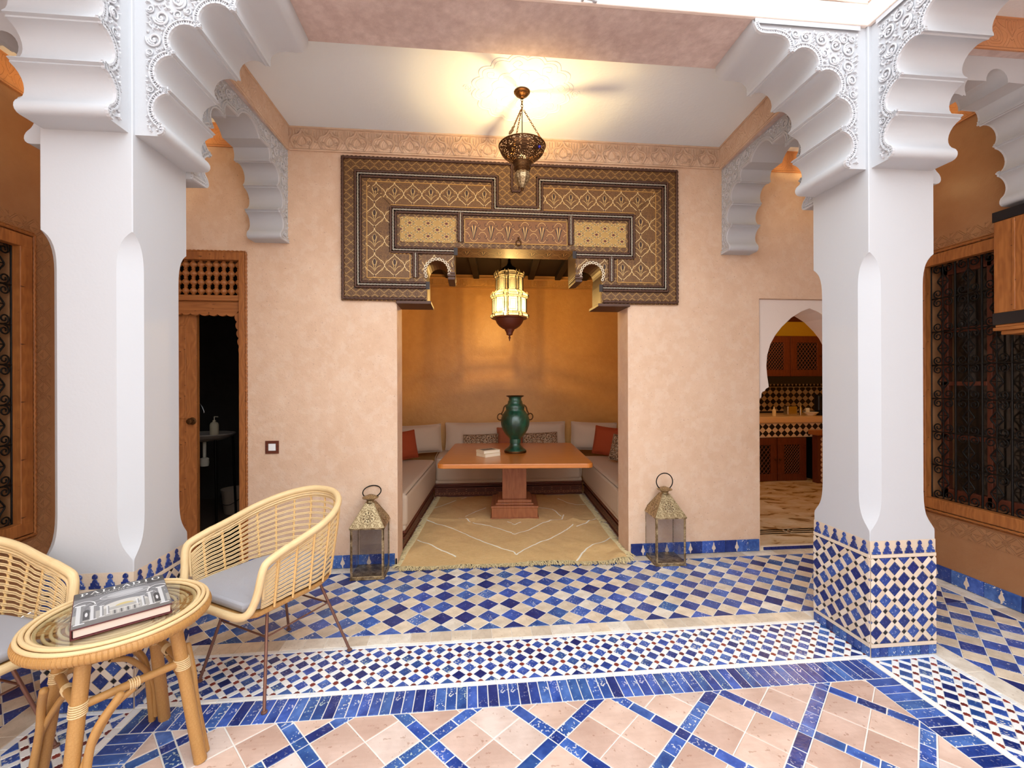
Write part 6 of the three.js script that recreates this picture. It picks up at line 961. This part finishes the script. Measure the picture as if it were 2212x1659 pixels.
  cab('wall_cabinet', 'dark red wooden wall cabinet with lattice door, left one over the worktop', 3.95, 4.42, 1.5, 2.1, -2.6, 0); cab('wall_cabinet', 'dark red wooden wall cabinet with lattice door, right one over the worktop', 4.425, 4.95, 1.5, 2.1, -2.6, 4.9);
  const hd = thing('cooker_hood_band', 'black band under the kitchen wall cabinets', 'panel'); mesh('band', rbx(3.6, 5.4, 1.39, 1.5, -3.05, -2.59, 0.004), M.black, hd);
  const ps = thing('tiled_post', 'dark post set with a row of pale lozenge tiles, holding a shelf in the kitchen', 'post'); mesh('post', rbx(4.43, 4.55, 0.035, 0.69, -2.2, -2.1, 0.003), M.mahogV, ps); for (let i = 0; i < 9; i++) mesh('pale_tile', extr([[0, -0.034], [0.024, 0], [0, 0.034], [-0.024, 0]], 0.004, 0.0008), M.cream[0], ps, [4.49, 0.075 + i * 0.07, -2.1]); mesh('shelf', rbx(4.4, 4.85, 0.69, 0.75, -2.24, -2.06, 0.004), M.cedar, ps);
  const bt = (label, x, h, r, m, z = -2.5) => { const b = thing('kitchen_bottle', label, 'bottle', [x, 0.93, z]); mesh('body', lathe([[0, 0], [r, 0], [r, h * 0.6], [r * 0.4, h * 0.75], [r * 0.4, h * 0.95], [0, h * 0.95]], 16), m, b); mesh('stopper', lathe([[0, h * 0.94], [r * 0.5, h * 0.94], [r * 0.5, h], [0, h]], 12), M.steel, b); };
  bt('slim pale bottle standing alone on the kitchen worktop', 4.09, 0.14, 0.025, M.coverCream); bt('tall narrow glass bottle by the kitchen tap', 4.5, 0.18, 0.02, M.steel);
  const pl = thing('dish_stack', 'white dishes stacked on the kitchen worktop', 'dishes', [4.66, 0.93, -2.5]); mesh('bowl', lathe([[0, 0], [0.05, 0], [0.1, 0.05], [0.095, 0.05], [0.05, 0.01], [0, 0.01]], 24), M.whiteTile[0], pl); mesh('cup', lathe([[0, 0.03], [0.025, 0.03], [0.03, 0.1], [0.026, 0.1], [0.022, 0.04], [0, 0.04]], 16).translate(-0.05, 0.01, 0), M.whiteTile[1], pl);
  const cm = thing('coffee_machine', 'dark coffee machine with a chrome arch at the right end of the worktop', 'coffee machine', [4.88, 0.93, -2.5]); mesh('body', rbx(-0.09, 0.09, 0, 0.06, -0.12, 0.12, 0.01), M.black, cm); mesh('column', rbx(-0.08, 0.08, 0.05, 0.3, -0.12, -0.02, 0.03), M.black, cm); mesh('head', lathe([[0, 0], [0.05, 0], [0.055, 0.05], [0.04, 0.07], [0, 0.075]], 20).translate(0, 0.22, 0.05), M.steel, cm);
  mesh('toaster', rbx(0, 0.16, 0.93, 1.07, -2.6, -2.5, 0.02), M.steel, scene); const to = scene.children[scene.children.length - 1]; to.position.set(4.3, 0, 0); to.userData = { label: 'small steel kettle-like box on the kitchen worktop by the tall bottle', category: 'appliance', kind: 'thing' };
}
// ---------------------------------------------------------------- wrought iron windows of the side walls
function spiral(r, turns, hand, q = 0.0045) { const p = []; const n = 18; for (let i = 0; i <= n; i++) { const f = i / n, a = -PI / 2 + hand * f * turns * 2 * PI, k = r * (1 - 0.72 * f); p.push(V3(hand * 0 + k * cos(a), r + k * sin(a) - 0, 0)); } return tube(p, q, 30, 5); }
const scrollUnit = merge([1, -1].flatMap((v) => [1, -1].map((h) => (v > 0 ? spiral(0.03, 1.35, h).translate(h * 0.034, 0.004, 0) : mirrored(spiral(0.03, 1.35, h).translate(h * 0.034, 0.004, 0), 1)))));
const diamondUnit = merge([tube([[0, -0.085, 0], [0.004, -0.05, 0], [0.03, -0.012, 0], [0.034, 0, 0], [0.022, 0.02, 0], [0, 0.052, 0], [0, 0.085, 0]], 0.005, 24, 5), tube([[0, -0.085, 0], [-0.004, -0.05, 0], [-0.03, -0.012, 0], [-0.034, 0, 0], [-0.022, 0.02, 0], [0, 0.052, 0]], 0.005, 24, 5), rod([-0.03, 0, 0], [0.03, 0, 0], 0.004, 5)]);
function grilleWindow(name, X, sgn, z0, z1, rows, glassM) {      // sgn: which side of the wall the room lies
  const w = struct(name), y0 = 0.565, y1 = 2.25, g = X + sgn * 0.035, q = (a, b, c, d, e = 0.03, o = 0.02) => rbx(Math.min(X - sgn * o, X + sgn * e), Math.max(X - sgn * o, X + sgn * e), a, b, c, d, 0.005);
  mesh('frame', [q(y1 - 0.004, y1 + 0.072, z0 - 0.072, z1 + 0.072), q(y0 - 0.072, y0 + 0.004, z0 - 0.072, z1 + 0.072), q(y0, y1, z0 - 0.072, z0 + 0.004), q(y0, y1, z1 - 0.004, z1 + 0.072)], M.cedarV, w);
  const x = X - sgn * 0.012, e = 0.087; mesh('rope_moulding', [rope([x, y0 - e, z0 - e], [x, y0 - e, z1 + e], 0.012, 0.035), rope([x, y1 + e, z0 - e], [x, y1 + e, z1 + e], 0.012, 0.035), rope([x, y0 - e, z0 - e], [x, y1 + e, z0 - e], 0.012, 0.035), rope([x, y0 - e, z1 + e], [x, y1 + e, z1 + e], 0.012, 0.035)], M.cedar, w);
  mesh('outer_bead', [q(y1 + 0.1, y1 + 0.108, z0 - 0.1, z1 + 0.1, 0, 0.008), q(y0 - 0.108, y0 - 0.1, z0 - 0.1, z1 + 0.1, 0, 0.008), q(y0 - 0.1, y1 + 0.1, z0 - 0.108, z0 - 0.1, 0, 0.008)], M.cedar, w);
  const nz = Math.round((z1 - z0) / 0.155), pz = (z1 - z0) / nz, py = (y1 - y0) / rows;
  for (let i = 0; i <= nz; i++) mesh('iron_bar', rod([g, y0, z0 + i * pz], [g, y1, z0 + i * pz], 0.0065, 8), M.iron, w);
  for (let j = 0; j <= rows; j++) mesh('iron_bar', rod([g, y0 + j * py, z0], [g, y0 + j * py, z1], 0.0055, 8), M.iron, w);
  for (let i = 0; i < nz; i++) { const z = z0 + (i + 0.5) * pz; mesh('iron_bar', rod([g, y0, z], [g, y1, z], 0.0045, 6), M.iron, w); for (let j = 0; j <= rows; j++) { const s = mesh('iron_scroll', scrollUnit, M.iron, w, [g, y0 + j * py, z]); s.rotation.y = PI / 2; if (j < rows) { const d = mesh('iron_diamond', diamondUnit, M.iron, w, [g, y0 + (j + 0.5) * py, z]); d.rotation.y = PI / 2; } } }
  mesh('glass_pane', new THREE.PlaneGeometry(z1 - z0, y1 - y0).rotateY(PI / 2).translate(X + sgn * 0.12, (y0 + y1) / 2, (z0 + z1) / 2), glassM, w);
  const s = X + sgn * 0.13, b = (a, c, d, f) => rbx(s - 0.018, s + 0.018, a, c, d, f, 0.003); mesh('sash', [b(y0, y1, z0, z0 + 0.05), b(y0, y1, z1 - 0.05, z1), b(y0, y0 + 0.07, z0, z1), b(y1 - 0.07, y1, z0, z1), ...[0.2, 0.42, 0.7, 0.74].map((k) => b(y0, y1, z0 + (z1 - z0) * k, z0 + (z1 - z0) * k + 0.03)), ...[1.0, 1.38, 1.76].map((y) => b(y, y + 0.03, z0, z0 + (z1 - z0) * 0.2))], M.mahogV, w);
  return w;
}
grilleWindow('window_1', -3.0, -1, 0.543, 1.75, 7, M.glass); grilleWindow('window_2', 3.05, 1, 0.55, 2.0, 7, M.glass);
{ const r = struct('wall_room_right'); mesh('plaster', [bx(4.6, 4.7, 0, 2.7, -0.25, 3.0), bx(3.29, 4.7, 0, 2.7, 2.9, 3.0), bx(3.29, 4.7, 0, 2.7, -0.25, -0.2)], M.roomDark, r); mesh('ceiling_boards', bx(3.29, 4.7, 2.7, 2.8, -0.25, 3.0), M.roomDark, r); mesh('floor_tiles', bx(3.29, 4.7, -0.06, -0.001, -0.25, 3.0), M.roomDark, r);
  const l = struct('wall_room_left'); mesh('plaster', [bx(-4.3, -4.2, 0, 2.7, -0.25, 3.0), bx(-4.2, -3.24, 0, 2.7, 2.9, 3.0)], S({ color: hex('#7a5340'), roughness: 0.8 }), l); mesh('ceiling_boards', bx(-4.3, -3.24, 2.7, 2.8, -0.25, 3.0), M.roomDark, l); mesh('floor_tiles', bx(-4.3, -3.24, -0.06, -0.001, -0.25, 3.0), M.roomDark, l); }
const carvedArt = canvasTex(256, 512, (x, w, h) => { x.fillStyle = '#8a8a8a'; x.fillRect(0, 0, w, h); seed = 61; x.lineCap = 'round'; for (let k = 0; k < 120; k++) { x.strokeStyle = rnd() < 0.5 ? '#e8e8e8' : '#2a2a2a'; x.lineWidth = rr(5, 10); x.beginPath(); const r = rr(10, 26), a = rr(0, 6); x.arc(rr(0, w), rr(0, h), r, a, a + rr(2.5, 4.8)); x.stroke(); } }, false);
M.carvedWood = S({ map: M.cedarV.map, bumpMap: per(carvedArt, 0.22, 0.44), bumpScale: 0.012, roughness: 0.5 });
{ const t = thing('carved_wooden_box', 'carved wooden box with black bands high on the right wall, by the iron window', 'wall box', [2.9, 0, 1.07]);
  mesh('black_band', [bx(0, 0.149, 2.378, 2.437, 0, 0.8), bx(0, 0.149, 1.752, 1.822, 0, 0.8)], M.black, t); mesh('frame', [rbx(0.004, 0.149, 1.822, 2.378, 0.004, 0.16), rbx(0.004, 0.149, 1.822, 2.378, 0.64, 0.796), rbx(0.004, 0.149, 2.24, 2.378, 0.16, 0.64), rbx(0.004, 0.149, 1.822, 1.95, 0.16, 0.64)], M.cedarV, t); mesh('moulding', [rbx(-0.004, 0.01, 1.83, 2.37, 0.1, 0.115), rbx(-0.002, 0.01, 1.93, 2.26, 0.145, 0.16)], M.cedarV, t); mesh('carved_panel', bx(0.014, 0.1, 1.95, 2.24, 0.16, 0.64), M.carvedWood, t); mesh('ledge', [rbx(0, 0.149, 1.715, 1.735, 0.0, 0.8, 0.004), rbx(0.015, 0.149, 1.69, 1.715, 0.03, 0.8, 0.006), rbx(0.006, 0.149, 1.735, 1.752, 0.01, 0.8, 0.004)], M.cedar, t);
  const p = thing('carved_inner_door', 'carved orange wood door inside the right window, caught by warm light', 'door panel', [3.3, 0, 1.32]); mesh('panel', bx(0, 0.04, 0.75, 1.9, 0, 0.3), M.carvedWood, p); mesh('stile', [bx(-0.01, 0.05, 0.3, 2.0, 0.3, 0.36), bx(-0.01, 0.05, 0.3, 2.0, -0.05, 0)], M.cedarV, p); mesh('lower_panel', bx(0, 0.04, 0.35, 0.75, 0, 0.3), M.oak, p);
  const l = new THREE.PointLight(hex('#ffb060'), 1.2, 0, 2); l.castShadow = true; l.shadow.radius = 2; const k = thing('wall_sconce', 'small warm lamp inside the room behind the right window', 'lamp', [3.12, 2.35, 2.35]); mesh('bulb', new THREE.SphereGeometry(0.03, 14, 10), M.bulb, k); k.add(l);
}
{ const h = one('cable_loop', 'small white cable loop on the beam edge above the white ceiling', 'hook', tube([[0.25, 3.236, 1.405], [0.26, 3.228, 1.43], [0.29, 3.224, 1.432], [0.32, 3.228, 1.42], [0.3, 3.236, 1.405]], 0.007, 30, 6), M.white); }
renderer.render(scene, camera);
